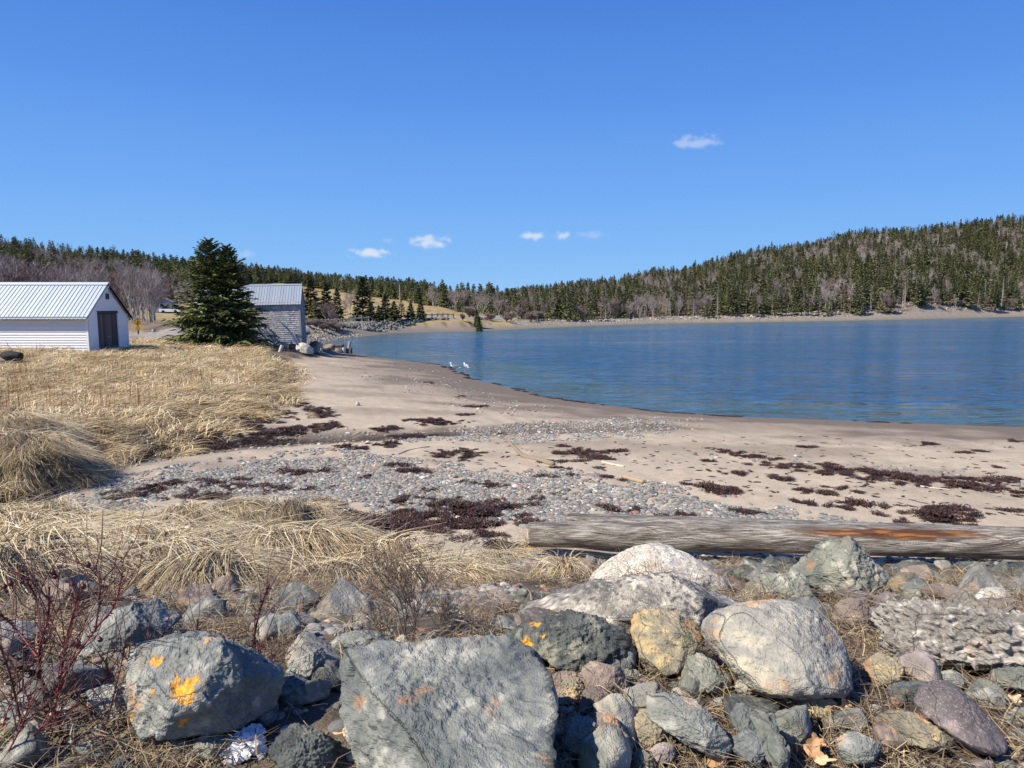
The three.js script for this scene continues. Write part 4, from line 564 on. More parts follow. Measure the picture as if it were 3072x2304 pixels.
{
  const D = 48, x = (417 - 1536) / F * D, h = ground(x, -D, false), o = thing('warning_sign', 'yellow diamond warning sign with a small plate below on a dark post by the road', 'road sign', [x, h, -D], 0.45), yel = std({ color: new THREE.Color(0.85, 0.42, 0.012), roughness: 0.5 }), blk = std({ color: new THREE.Color(0.01, 0.01, 0.01) });
  mesh('post', box(-0.05, 0.05, -0.3, 1.42, -0.1, -0.03), std({ color: new THREE.Color(0.06, 0.05, 0.04) }), o);
  const dia = mesh('diamond_plate', box(-0.19, 0.19, -0.19, 0.19, -0.012, 0.0).rotateZ(Math.PI / 4).translate(0, 1.12, 0), yel, o); dia.position.y = 0.0;
  const arrow = new THREE.Shape([[-0.05, -0.15], [-0.01, -0.15], [-0.01, -0.04], [0.05, 0.02], [0.05, 0.08], [0.09, 0.08], [0.03, 0.15], [-0.03, 0.08], [0.01, 0.08], [0.01, 0.04], [-0.05, -0.02]].map((q) => new THREE.Vector2(...q)));
  mesh('arrow', new THREE.ExtrudeGeometry(arrow, { depth: 0.004, bevelEnabled: false }).translate(0, 1.12, 0.003), blk, dia);
  mesh('speed_plate', box(-0.14, 0.14, 0.6, 0.86, -0.012, 0.0), yel, o);
}
{ const p = sight(461, 999), g = new Parts(); g.tube([V(0, -0.1, 0), V(0.02, 0.15, 0), V(0, 0.3, 0)], 0.17, 0.13, 9, null, 0.2, rngOf(4)); const m = mesh('small_stump', g.geo(), greyWood); m.position.copy(p); tag(m, 'small brown stump at the roadside right of the warning sign', 'stump'); }
{
  const D = 150, x = (493 - 1536) / F * D, h = ground(x, -D, false) - 0.1, o = thing('cottage', 'small grey cottage with one gable window beyond the lawn', 'house', [x, h, -D], 0.35), w = std({ color: new THREE.Color(0.33, 0.33, 0.35) }), rf = std({ color: new THREE.Color(0.2, 0.2, 0.21) }), W = 3.5, L = 6.5, HE = 2.5, HR = 3.4;
  const s = new THREE.Shape([[-W / 2, -0.4], [W / 2, -0.4], [W / 2, HE], [0, HR], [-W / 2, HE]].map((q) => new THREE.Vector2(...q))); mesh('wall', new THREE.ExtrudeGeometry(s, { depth: L, bevelEnabled: false }).translate(0, 0, -L), w, o);
  mesh('foundation', box(-W / 2 - 0.03, W / 2 + 0.03, -0.5, 0.35, -L - 0.03, 0.03), std({ color: new THREE.Color(0.16, 0.19, 0.18) }), o);
  const sl = Math.atan2(HR - HE, W / 2), rn = W / 2 / Math.cos(sl) + 0.25; mesh('roof', mergeGeometries([1, -1].map((q) => { const g = new THREE.BoxGeometry(rn, 0.08, L + 0.4); g.translate(rn / 2, 0.05, -L / 2); g.rotateZ(-sl); if (q < 0) g.scale(-1, 1, 1); g.translate(0, HR, 0); if (q < 0) { const i = g.index.array; for (let k = 0; k < i.length; k += 3) [i[k], i[k + 1]] = [i[k + 1], i[k]]; g.computeVertexNormals(); } return g; })), rf, o);
  const wf = mesh('window', box(-0.55, 0.45, 1.35, 2.05, 0.01, 0.05), whitePaint[1], o); mesh('pane', box(-0.48, 0.38, 1.42, 1.98, 0.05, 0.06), new THREE.MeshStandardMaterial({ color: 0x0c0f12, roughness: 0.1 }), wf);
  mesh('cellar_window', box(-0.2, 0.3, -0.05, 0.22, 0.035, 0.05), trimDark, o);
  const D2 = 152, x2 = (473 - 1536) / F * D2; const p = tag(mesh('garden_shed', mergeGeometries([box(-0.9, 0.9, -0.3, 1.6, -1.2, 0), box(-1.05, 1.05, 1.6, 1.72, -1.35, 0.15)]), std({ color: new THREE.Color(0.5, 0.4, 0.28) })), 'small tan shed half hidden left of the cottage', 'shed'); p.position.set(x2, ground(x2, -D2, false), -D2);
}
function car(b, D, col, label, turn) {
  const x = (b - 1536) / F * D, o = thing('parked_car', label, 'car', [x, ground(x, -D, false), -D], turn, 'cars parked by the cottage');
  const prof = (pts, w) => { const s = new THREE.Shape(pts.map((q) => new THREE.Vector2(...q))); const g = new THREE.ExtrudeGeometry(s, { depth: w, bevelEnabled: true, bevelSize: 0.05, bevelThickness: 0.05, bevelSegments: 2 }); g.translate(0, 0, -w / 2); return g; };
  mesh('body', prof([[-2, 0.3], [2, 0.3], [2.05, 0.7], [1.1, 0.85], [-1.9, 0.85], [-2.05, 0.6]], 1.55), new THREE.MeshPhysicalMaterial({ color: col, roughness: 0.3, clearcoat: 0.6 }), o);
  mesh('cabin', prof([[1.0, 0.86], [0.4, 1.35], [-1.2, 1.38], [-1.75, 0.86]], 1.35), new THREE.MeshStandardMaterial({ color: 0x0a0c10, roughness: 0.1 }), o);
  for (const [px, pz] of [[-1.25, 0.75], [1.25, 0.75], [-1.25, -0.75], [1.25, -0.75]]) { const g = new THREE.CylinderGeometry(0.32, 0.32, 0.22, 16); g.rotateX(Math.PI / 2); const wh = mesh('wheel', g, std({ color: 0x0b0b0b }), o); wh.position.set(px, 0.32, pz); }
}
car(517, 150, 0xe8e8e8, 'white car parked right of the cottage', 0.2); car(532, 156, 0x17181c, 'dark car parked right of the white one beyond the lawn', 0.1);
function pole(b, y0, y1, D, label, arm) { const f = atDepth(b, y0, D), t = atDepth(b, y1, D), o = thing('utility_pole', label, 'pole', [f.x, f.y, f.z]), g = new Parts(); g.tube([V(0, -1, 0), V(0, (t.y - f.y) / 2, 0), V(0, t.y - f.y, 0)], 0.17, 0.12, 8); mesh('shaft', g.geo(), std({ color: new THREE.Color(0.36, 0.33, 0.3) }), o); if (arm) { mesh('transformer', new THREE.CylinderGeometry(0.22, 0.22, 0.6, 12).translate(-0.3, t.y - f.y - 1.8, 0.1), std({ color: new THREE.Color(0.55, 0.56, 0.57), roughness: 0.5 }), o); mesh('bracket', box(-0.45, 0.05, t.y - f.y - 1.5, t.y - f.y - 1.42, -0.02, 0.08), greyWood, o); } return o; }
pole(1200, 905, 853, 235, 'lone pale pole in the field before the dark spruces'); pole(60, 900, 795, 70, 'grey pole with a transformer behind the barn roof', true);
// ---- gulls standing in the shallows
{
  const body = (() => { const pts = [[0, -0.26], [0.02, -0.25], [0.055, -0.17], [0.085, -0.05], [0.09, 0.05], [0.075, 0.13], [0.05, 0.19], [0.045, 0.22]].map((q) => new THREE.Vector2(q[0], q[1])); const g = new THREE.LatheGeometry(pts, 16); g.rotateX(Math.PI / 2); g.rotateX(-0.25); return g; })();
  const wm = std({ color: new THREE.Color(0.82, 0.82, 0.82), roughness: 0.7 }), gm = std({ color: new THREE.Color(0.3, 0.32, 0.36) }), om = std({ color: new THREE.Color(0.7, 0.4, 0.05) }), bm = std({ color: 0x111111 });
  const gull = (b, y, turn, label, preen) => {
    const p = onLevel(b, y, 0), o = thing('gull', label, 'gull', [p.x, 0, p.z], turn, 'gulls in the shallows'); o.scale.setScalar(0.95);
    const bd = mesh('body', mergeGeometries([body.clone().translate(0, 0.2, 0), new THREE.SphereGeometry(0.06, 14, 10).scale(0.9, 1, 1.1).translate(0, preen ? 0.34 : 0.42, preen ? 0.2 : 0.23), (() => { const g = new THREE.CylinderGeometry(0.045, 0.065, 0.2, 12); g.rotateX(0.35); g.translate(0, 0.32, 0.2); return g; })()].map((g) => { g.deleteAttribute('uv'); return g.index ? g.toNonIndexed() : g; })), wm, o);
    for (const s of [-1, 1]) { const g = new THREE.SphereGeometry(0.1, 14, 8).scale(0.28, 0.62, 2.3); g.rotateX(-0.25); mesh('wing', g.translate(0.075 * s, 0.23, -0.06), gm, o); const l = new THREE.CylinderGeometry(0.008, 0.008, 0.3, 6); mesh('leg', l.translate(0.03 * s, 0.02, 0.02), om, o); mesh('eye', new THREE.SphereGeometry(0.008, 8, 6).translate(0.05 * s, preen ? 0.35 : 0.435, preen ? 0.23 : 0.26), bm, o); }
    const bk = new THREE.ConeGeometry(0.018, 0.09, 8); bk.rotateX(Math.PI / 2 + (preen ? 0.5 : 0.1)); mesh('beak', bk.translate(0, preen ? 0.32 : 0.41, preen ? 0.29 : 0.33), om, o);
    mesh('tail', box(-0.05, 0.05, 0.1, 0.125, -0.42, -0.24), wm, o);
  };
  gull(1363, 1108, -1.4, 'white gull standing in the shallows facing left, nearer the beach', false); gull(1398, 1107, 3.7, 'white gull with grey wings standing right of the other one', true);
}
// ---------------------------------------------------------------- trees
const needleMat = new THREE.MeshStandardMaterial({ vertexColors: true, roughness: 0.8, side: THREE.DoubleSide });
const barkMat = std({ vertexColors: true, roughness: 0.95 });
const UP = V(0, 1, 0);
function spray(P, at, dir, len, wid, tilt, k) {   // a flat, pointed spray of needles or leaves
  const s = V().crossVectors(dir, UP).normalize(); const n = V().crossVectors(s, dir); const e = s.multiplyScalar(Math.cos(tilt)).addScaledVector(n, Math.sin(tilt));
  const m = at.clone().addScaledVector(dir, len * 0.45), t = at.clone().addScaledVector(dir, len); t.y -= len * 0.12;
  P.quad(at, m.clone().addScaledVector(e, wid), t, m.clone().addScaledVector(e, -wid), k);
}
function spruceParts({ H, R, seed, whorls, per, twigs, base = 0.06, len = 0.3, wid = 0.08, green = [0.075, 0.092, 0.036], tip = [0.185, 0.188, 0.07], dead = 0, shape = 0.85, lean = 0, gap = 0.1 }) {
  const r = rngOf(seed), crown = new Parts(), trunk = new Parts(), bark = dead ? [0.3, 0.28, 0.25] : [0.13, 0.105, 0.085];
  trunk.tube([V(0, -0.4, 0), V(lean * 0.3, H * 0.35, 0), V(lean * 0.7, H * 0.7, 0), V(lean, H * 0.985, 0)], H * 0.017 + 0.03, 0.012, 6, bark);
  const side = rand(r, 0, 6.28);
  for (let w = 0; w < whorls; w++) {
    const t = base + (1 - base) * Math.pow((w + 0.5 * r()) / whorls, 0.92), y = H * t, sw = 0.75 + 0.5 * r();
    for (let b = 0; b < per; b++) {
      if (r() < gap) continue;
      const a = (b + r() * 0.9) / per * 6.283 + w * 1.7, lop = 1 + 0.18 * Math.cos(a - side), L = R * Math.pow(1 - t, shape) * sw * lop * rand(r, 0.6, 1.18) + 0.025 * R, rise = lerp(-0.22, 0.75, Math.pow(t, 1.6)) + rand(r, -0.12, 0.12);
      const d = V(Math.cos(a), rise, Math.sin(a)).normalize(), o = V(lean * t, y + rand(r, -0.03, 0.03) * H, 0), hook = rand(r, 0.0, 0.3);
      if (dead) { const p = [o, o.clone().addScaledVector(d, L * 0.6), o.clone().addScaledVector(d, L).add(V(0, L * 0.1, 0))]; crown.tube(p, 0.03, 0.012, 3, [0.34 + 0.1 * r(), 0.32 + 0.09 * r(), 0.29 + 0.08 * r()]); for (let k = 0; k < 3; k++) { const q = o.clone().addScaledVector(d, L * rand(r, 0.35, 0.9)), e = V(d.x + rand(r, -0.8, 0.8), d.y + rand(r, -0.3, 0.5), d.z + rand(r, -0.8, 0.8)).normalize(); crown.tube([q, q.clone().addScaledVector(e, L * 0.35)], 0.016, 0.008, 3, [0.36, 0.34, 0.31]); } continue; }
      for (let k = 0; k < twigs; k++) {
        const u = Math.pow(rand(r, 0.05, 1), 0.7), q = o.clone().addScaledVector(d, L * u); q.y += hook * L * u * u - 0.12 * L * u; const sd = (k % 2 ? 1 : -1) * rand(r, 0.25, 1.1), e = V(d.x * Math.cos(sd) - d.z * Math.sin(sd), d.y + rand(r, -0.3, 0.25), d.x * Math.sin(sd) + d.z * Math.cos(sd)).normalize();
        const g = clamp(rand(r, 0, 1)), c = mixc(green, tip, g), v = rand(r, 0.7, 1.25); spray(crown, q, e, len * rand(r, 0.6, 1.25) * (1.02 - 0.78 * t), wid * rand(r, 0.7, 1.3) * (1.0 - 0.55 * t), rand(r, -0.8, 0.8), [c[0] * v, c[1] * v, c[2] * v]);
      }
    }
  }
  return [trunk.geo(), crown.geo()];
}
function bareParts({ H, R, seed, levels = 5, kids = 3, trunkBare = 0.25, col = [0.24, 0.2, 0.18], twigCol = [0.26, 0.2, 0.19], tr = 0.02, twigs = 5, up = 0.45, stems = 1, tw = 0.014 }) {
  const r = rngOf(seed), trunk = new Parts(), crown = new Parts();
  const grow = (p, d, len, rad, lv) => {
    const e = p.clone(), pts = [p.clone()], dd = d.clone(); for (let i = 0; i < 3; i++) { dd.add(V(rand(r, -0.16, 0.16), rand(r, -0.05, 0.14), rand(r, -0.16, 0.16))).normalize(); e.addScaledVector(dd, len / 3); pts.push(e.clone()); }
    (lv === 0 ? trunk : crown).tube(pts, rad, rad * 0.66, lv < 2 ? 6 : 3, lv < 2 ? col : mixc(col, twigCol, lv / levels));
    if (lv >= levels - 1) { for (let k = 0; k < twigs; k++) { const q = p.clone().lerp(e, rand(r, 0.2, 1)), f = V(dd.x + rand(r, -0.9, 0.9), dd.y + rand(r, -0.3, 0.6), dd.z + rand(r, -0.9, 0.9)).normalize(), l = len * rand(r, 0.5, 1.0), s = V().crossVectors(f, V(r() - 0.5, r() - 0.5, r() - 0.5)).normalize().multiplyScalar(tw * rand(r, 0.6, 1.2)); const m = rand(r, 0.75, 1.25), cc = twigCol.map((x) => x * m); crown.tri(q.clone().add(s), q.clone().sub(s), q.clone().addScaledVector(f, l), cc); } return; }
    for (let k = 0; k < kids + (lv === 0 ? 2 : 0); k++) { const u = lv === 0 ? rand(r, trunkBare + 0.1, 1) : rand(r, 0.35, 1), q = p.clone().lerp(e, u); if (lv === 0) q.copy(pts[Math.min(3, Math.floor(u * 3))]).lerp(pts[Math.min(3, Math.floor(u * 3) + 1)], u * 3 % 1); const a = rand(r, 0, 6.28), sp = rand(r, 0.5, 1.0) * R; const f = V(Math.cos(a) * sp + dd.x * 0.6, up + dd.y * 0.6 + rand(r, -0.2, 0.3), Math.sin(a) * sp + dd.z * 0.6).normalize(); grow(q, f, len * rand(r, 0.5, 0.78), rad * rand(r, 0.42, 0.6), lv + 1); }
  };
  for (let s = 0; s < stems; s++) grow(V(stems > 1 ? rand(r, -0.4, 0.4) : 0, -0.3, stems > 1 ? rand(r, -0.4, 0.4) : 0), V(stems > 1 ? rand(r, -0.3, 0.3) : rand(r, -0.06, 0.06), 1, stems > 1 ? rand(r, -0.3, 0.3) : rand(r, -0.06, 0.06)).normalize(), H * (stems > 1 ? 0.5 : 0.56) * rand(r, 0.85, 1.1), H * tr, 0);
  const A = trunk.geo(), B = crown.geo(); B.computeBoundingBox(); const k = H / B.boundingBox.max.y; A.scale(k, k, k); B.scale(k, k, k); return [A, B];
}
// kinds of tree, each 10 m tall and scaled where it stands
const farSpruce = (k, o) => spruceParts({ H: 10, R: 2.1, seed: 400 + k, whorls: 18, per: 8, twigs: 5, len: 1.3, wid: 0.32, ...o });
const kinds = {
  dense: [0, 1, 2].map((k) => farSpruce(80 + k, { R: 2.0 + 0.25 * k, base: 0.01, whorls: 22, per: 12, twigs: 8, len: 1.3, wid: 0.3, shape: 0.75, gap: 0.08, green: [0.045, 0.062, 0.024], tip: [0.11, 0.125, 0.05] })),
  spruce: [0, 1, 2, 3].map((k) => farSpruce(k, { R: 1.9 + 0.3 * k, base: 0.05 + 0.07 * (k % 3) })),
  fir: [0, 1].map((k) => farSpruce(20 + k, { R: 1.5, base: 0.22, whorls: 16, green: [0.085, 0.1, 0.038], tip: [0.19, 0.19, 0.08], gap: 0.25 })),
  pine: [0, 1].map((k) => farSpruce(40 + k, { R: 2.6, base: 0.35, shape: 0.5, whorls: 11, per: 6, twigs: 5, len: 1.1, wid: 0.34, green: [0.09, 0.1, 0.034], tip: [0.19, 0.185, 0.07], gap: 0.25 })),
  larch: [0, 1].map((k) => farSpruce(60 + k, { R: 1.7, base: 0.15, whorls: 15, per: 6, twigs: 3, len: 0.9, wid: 0.1, green: [0.16, 0.105, 0.075], tip: [0.25, 0.175, 0.13], gap: 0.2 })),
  snag: [0, 1].map((k) => spruceParts({ H: 10, R: 1.5, seed: 480 + k, whorls: 13, per: 4, twigs: 0, dead: 1, gap: 0.45, lean: 0.6 * k })),
  birch: [0, 1, 2].map((k) => bareParts({ H: 10, R: 0.75, seed: 500 + k, levels: 4, kids: 4, twigs: 8, col: [0.4, 0.37, 0.34], twigCol: [0.3, 0.25, 0.23], tw: 0.03, tr: 0.012 })),
  alder: [0, 1, 2].map((k) => bareParts({ H: 10, R: 1.0, seed: 520 + k, levels: 4, kids: 4, twigs: 9, col: [0.23, 0.19, 0.175], twigCol: [0.2, 0.145, 0.14], tw: 0.035, tr: 0.012, stems: 3 })),
  brush: [0, 1].map((k) => bareParts({ H: 10, R: 1.3, seed: 540 + k, levels: 3, kids: 5, twigs: 16, col: [0.22, 0.18, 0.15], twigCol: [0.25, 0.2, 0.165], tw: 0.1, tr: 0.016, stems: 6, up: 0.3 })) };
const treeText = { spruce: 'spruce', fir: 'thin fir', pine: 'bushy pine', larch: 'leafless larch', snag: 'dead grey spruce snag', birch: 'bare birch', alder: 'bare alder thicket', brush: 'low leafless brush' };
function tree(kind, v, p, s, turn, label, group, name, wide = 1) {
  const o = thing(name ?? { dense: 'spruce_tree', spruce: 'spruce_tree', fir: 'fir_tree', pine: 'pine_tree', larch: 'larch_tree', snag: 'dead_tree', birch: 'birch_tree', alder: 'alder_tree', brush: 'bush' }[kind], label, kind === 'brush' ? 'bush' : 'tree', [p.x, p.y, p.z], turn, group); o.scale.set(s * wide, s, s * wide);
  const [t, c] = kinds[kind][v % kinds[kind].length]; mesh('trunk', t, barkMat, o); mesh('crown', c, kind === 'snag' || kind === 'birch' || kind === 'alder' || kind === 'brush' ? barkMat : needleMat, o); return o;
}
// the near spruce with two tops
{
  const f = V(-18.1, 0, -42); f.y = ground(f.x, f.z, false); const o = thing('spruce_tree', 'large dark green spruce with two tops standing between the barn and the boathouse', 'tree', [f.x, f.y, f.z]);
  const near = { whorls: 32, per: 17, twigs: 24, len: 0.62, wid: 0.085, base: 0.02, shape: 0.62, gap: 0.15, green: [0.045, 0.066, 0.018], tip: [0.17, 0.19, 0.052] };
  for (const [x, z, H, R, s] of [[-0.3, 0, 6.5, 2.55, 31], [0.75, -0.2, 6.15, 2.5, 32]]) { const [t, c] = spruceParts({ ...near, H, R, seed: s }); mesh('trunk', t, barkMat, o).position.set(x, 0, z); mesh('crown', c, needleMat, o).position.set(x, 0, z); }
}
// trees that stand singly round the head of the bay: kind, bearing, top mark, foot mark, distance
const single = [
  ['spruce', 930, 834, 972, 104, 'dark spruce just right of the boathouse roof', 1.15], ['spruce', 978, 853, 968, 106, 'spruce with a blunt top second right of the boathouse', 1.1], ['spruce', 1010, 868, 970, 104, 'narrow spruce with light-edged branches left of the bare poplars', 0.95], ['pine', 941, 902, 978, 98, 'yellow-green pine at the roadside next to the boathouse', 1.2],
  ['spruce', 1086, 836, 970, 105, 'tallest dark spruce on the roadside near the middle', 1.25], ['spruce', 1112, 906, 970, 103, 'small spruce tucked against the tallest roadside one', 1.2], ['spruce', 1155, 884, 968, 106, 'broad spruce second right of the tallest roadside one', 1.35], ['spruce', 1182, 905, 967, 104, 'dense low spruce in the middle of the roadside clump', 1.5], ['fir', 1203, 900, 965, 105, 'round-headed fir in the middle of the roadside clump', 1.5], ['spruce', 1232, 908, 964, 106, 'low spruce near the right end of the roadside clump', 1.4], ['spruce', 1262, 905, 962, 108, 'last spruce at the right end of the roadside clump', 1.4], ['spruce', 1136, 918, 970, 103, 'lowest spruce at the foot of the roadside clump', 1.4],
  ['birch', 1050, 862, 955, 118, 'tall bare grey tree before the golden field', 0.9], ['birch', 1036, 870, 960, 115, 'slim bare tree leaning beside the tall grey one', 0.8], ['alder', 984, 895, 974, 100, 'pinkish bare thicket at the roadside right of the boathouse', 1.1], ['alder', 1000, 925, 974, 98, 'low pinkish thicket at the roadside right of the boathouse', 1.2],
  ['birch', 1304, 848, 938, 160, 'bare spreading tree standing alone in the golden field', 1.15], ['birch', 1372, 866, 938, 165, 'bare tree at the right end of the golden field', 0.9], ['pine', 1418, 862, 962, 128, 'ragged pine at the end of the road by the shore', 0.75], ['birch', 1445, 855, 945, 150, 'bare grey tree right of the ragged pine', 1.1], ['spruce', 1430, 930, 980, 110, 'small dark spruce at the edge of the beach', 0.95], ['spruce', 1437, 950, 983, 107, 'smallest spruce hugging the one at the edge of the beach', 1.2], ['brush', 1388, 945, 978, 110, 'brown bush on the bank left of the small shore spruce', 0.8],
  ['birch', 2790, 798, 928, 262, 'big pale bare tree on the far shore near the right edge', 1.5], ['snag', 2155, 850, 958, 176, 'silvery dead spruce at the far shore', 1.0], ['snag', 2262, 852, 956, 182, 'second silvery dead spruce along the far shore', 0.9], ['snag', 1935, 900, 965, 160, 'dead grey tree at the far shore nearest the middle', 0.8]];
single.forEach(([kd, b, y0, y1, D, label, w], i) => { const kind = kd === 'spruce' && b < 1500 ? 'dense' : kd, t = atDepth(b, y0, D), x = t.x, g = ground(x, -D, false), s = Math.max(0.15, (t.y - g) / 10 / 0.97); tree(kind, i, V(x, g, -D), s, i * 1.3, label, 'trees standing singly round the bay', undefined, w); });
// the woods: one list, nearest and tallest as trees of their own, the rest as one mass for each kind
{
  const r = rngOf(2024), all = [];
  for (let z = -72; z > -470; z -= 3.05) for (let x = -230; x < 400; x += 3.05) {
    const X = x + rand(r, -1.6, 1.6), Z = z + rand(r, -1.6, 1.6), D = -Z, b = 1536 + F * X / D; if (b < -260 || b > 3330) continue; if (shore(X, Z) < 5) continue;
    const inn = woods(X, Z), left = b < 1500; if (inn < -1) continue; if (r() < (left ? 0.06 : 0.1) + (inn > 110 ? 0.5 : 0) + (left && b > 690 && inn > 60 ? 0.6 : 0)) continue;
    const sel = fbm2(X * 0.018 + 5, Z * 0.018, 3), s2 = fbm2(X * 0.05 + 50, Z * 0.05, 2), q = r(); let kind = 'spruce';
    if (left) { if (b < 640) { const dec = b < 330 ? 0.15 : 0; if (inn < 26 && sel + 0.3 * s2 > -0.25) kind = q < 0.55 ? 'alder' : 'birch'; else if (sel + dec > 0.12) kind = q < 0.5 ? 'alder' : q < 0.75 ? 'birch' : 'larch'; else kind = q < 0.7 ? 'spruce' : q < 0.85 ? 'fir' : 'pine'; } else if (b > 1330) kind = q < 0.3 ? 'birch' : q < 0.4 ? 'alder' : q < 0.85 ? 'spruce' : 'larch'; else kind = q < 0.82 ? 'spruce' : q < 0.94 ? 'fir' : 'birch'; if (b > 860 && b < 1330 && inn < 3 && q > 0.93) kind = 'birch'; }
    else { kind = q < 0.42 ? 'spruce' : q < 0.68 ? 'fir' : q < 0.84 ? 'pine' : q < 0.9 ? 'larch' : q < 0.96 ? 'birch' : 'snag'; if (sel + 0.3 * s2 > 0.14 && q > 0.3) kind = q < 0.62 ? 'larch' : 'birch'; if (inn < 9 && q > 0.68) kind = q < 0.77 ? 'snag' : q < 0.84 ? 'birch' : q < 0.92 ? 'alder' : 'brush'; if (b < 1680 && inn < 20) kind = q < 0.4 ? 'brush' : q < 0.62 ? 'alder' : 'spruce'; }
    let h = rand(r, 5.0, 8.8) * (kind === 'brush' ? 0.32 : kind === 'alder' ? 0.72 : kind === 'birch' ? 0.86 : 1); if (!left) h *= lerp(0.8, 1.12, clamp((b - 1600) / 1400)); if (inn < 4 && kind === 'spruce') h *= rand(r, 0.55, 1); if (left && b < 640 && inn < 26) h *= 0.8; if (r() < 0.03) h *= 1.15;
    all.push({ kind, v: (r() * 4) | 0, p: V(X, ground(X, Z, false), Z), h: h / 10, turn: r() * 6.28, w: rand(r, 0.85, 1.2), c: new THREE.Color().setScalar(rand(r, 0.9, 1.5)), D, b, inn });
  }
  // trees between the road and the woods on the left, and brush at the wood's edge
  for (let k = 0; k < 60; k++) { const b = rand(r, -120, 470), D = rand(r, 58, 92); if (b > 240 && D < 62) continue; const X = (b - 1536) / F * D; all.push({ kind: r() < 0.6 ? 'alder' : 'birch', v: k, p: V(X, ground(X, -D, false), -D), h: rand(r, 0.42, 0.72), turn: r() * 6.28, w: 1, c: new THREE.Color().setScalar(rand(r, 0.8, 1.2)), D, b, inn: 0 }); }
  for (let k = 0; k < 34; k++) { const b = rand(r, 395, 470), D = rand(r, 56, 78), X = (b - 1536) / F * D; all.push({ kind: 'birch', v: k, p: V(X, ground(X, -D, false), -D), h: rand(r, 0.4, 0.62), turn: r() * 6.28, w: 0.8, c: new THREE.Color().setScalar(rand(r, 0.85, 1.25)), D, b, inn: 0 }); }
  for (let k = 0; k < 34; k++) { const A = k < 9, b = A ? rand(r, 1340, 1620) : rand(r, 915, 1030), D = A ? rand(r, 112, 132) + Math.max(0, b - 1480) * 0.08 : rand(r, 81, 89), X = (b - 1536) / F * D; if (shore(X, -D) < 2.2) continue; all.push({ kind: 'brush', v: k, p: V(X, ground(X, -D, false), -D), h: rand(r, 0.09, A ? 0.26 : 0.14), turn: r() * 6.28, w: 1.5, c: new THREE.Color().setScalar(rand(r, 0.8, 1.3)), D, b, inn: 50 }); }
  const visible = (e) => e.b > -20 && e.b < 3092 && (e.inn < 14 || e.kind === 'snag') && !(e.b < 330 && e.D < 60);
  const ranked = all.filter(visible).sort((a, b) => b.h / b.D - a.h / a.D), own = new Set(ranked.slice(0, 275));
  for (const e of own) {
    const where = e.b < 640 ? 'in the trees behind the barn and spruce' : e.b < 1500 ? 'along the wood edge above the golden field' : e.b < 2200 ? 'in the front of the far wood left of the dead spruces' : 'in the front of the far wood on the right';
    const o = tree(e.kind, e.v, e.p, e.h, e.turn, `${treeText[e.kind]} ${where}`, `${treeText[e.kind]} ${where}`, undefined, e.w);
  }
  for (const kind of Object.keys(kinds)) kinds[kind].forEach(([t, c], v) => {
    const list = all.filter((e) => !own.has(e) && e.kind === kind && e.v % kinds[kind].length === v).map((e) => ({ p: e.p, q: new THREE.Euler(0, e.turn, 0), s: V(e.h * e.w, e.h, e.h * e.w), c: e.c }));
    const hard = ['snag', 'birch', 'alder', 'brush'].includes(kind);
    inst('forest_trunks', t, barkMat, list, 'trunks of the wooded hills', 'woods'); inst('forest', c, hard ? barkMat : needleMat, list, `massed ${treeText[kind]} trees covering the hills`, 'woods');
  });
}
// ---------------------------------------------------------------- ground cover and small things
const lay = (px, py) => { let h = 1.2; let p; for (let k = 0; k < 6; k++) { p = onLevel(px, py, h); h = lerp(h, Math.max(0, ground(p.x, p.z, false)), 0.8); } p.y = ground(p.x, p.z); return p; };
const box2 = (poly) => [Math.min(...poly.map((q) => q[0])), Math.max(...poly.map((q) => q[0])), Math.min(...poly.map((q) => q[1])), Math.max(...poly.map((q) => q[1]))];
function scatter(poly, n, r, f) { const [a, b, c, d] = box2(poly); let k = 0, tries = 0; while (k < n && tries++ < n * 12) { const x = rand(r, a, b), y = rand(r, c, d); if (inPoly(poly, x, y)) { f(x, y); k++; } } }
const bladeMat = new THREE.MeshStandardMaterial({ vertexColors: true, roughness: 0.75, side: THREE.DoubleSide });
const straw = [lin(216, 196, 152), lin(230, 216, 182), lin(190, 166, 122), lin(142, 120, 86), lin(172, 157, 128), lin(210, 184, 134)];
// one clump: blades rise, bend over along +x and lie down
function clumpGeo({ seed, n, len, wid, spread, rise, fan = 0.5, flop = 1, segs = 4, pal = straw, back = 0.12 }) {
  const r = rngOf(seed), P = new Parts();
  for (let b = 0; b < n; b++) {
    const a = (r() < back ? rand(r, -3.1, 3.1) : rand(r, -fan, fan) * (0.4 + 0.6 * r())), L = len * rand(r, 0.55, 1.15), x0 = rand(r, -spread, spread), z0 = rand(r, -spread, spread), up = rise * rand(r, 0.3, 1.15), c = pal[(r() * pal.length) | 0], v = rand(r, 0.72, 1.18), k = [c[0] * v, c[1] * v, c[2] * v], w = wid * rand(r, 0.6, 1.3), tw = rand(r, -0.5, 0.5), sag = rand(r, 0.7, 1.25) * flop, bend = rand(r, -0.35, 0.35), lift = r() * 0.05 * len;
    const o = P.pos.length / 3; 
    for (let s = 0; s <= segs; s++) { const t = s / segs, g = a + bend * t * t, u = L * (t * 0.25 + 0.75 * t * t * (1.6 - 0.6 * t)), y = lift * t + up * (Math.sin(Math.min(1, t * 1.15) * 2.2) * 0.9) * (1 - 0.55 * t * sag), x = x0 + Math.cos(g) * u, z = z0 + Math.sin(g) * u, ww = w * (1 - 0.8 * t * t), nx = -Math.sin(g + tw), nz = Math.cos(g + tw); P.pos.push(x + nx * ww, y + tw * ww, z + nz * ww, x - nx * ww, y - tw * ww, z - nz * ww); P.col.push(...k, ...k); }
    for (let s = 0; s < segs; s++) { const q = o + s * 2; P.idx.push(q, q + 1, q + 2, q + 1, q + 3, q + 2); }
  }
  return P.geo();
}
const fallen = sight(42, 1100);
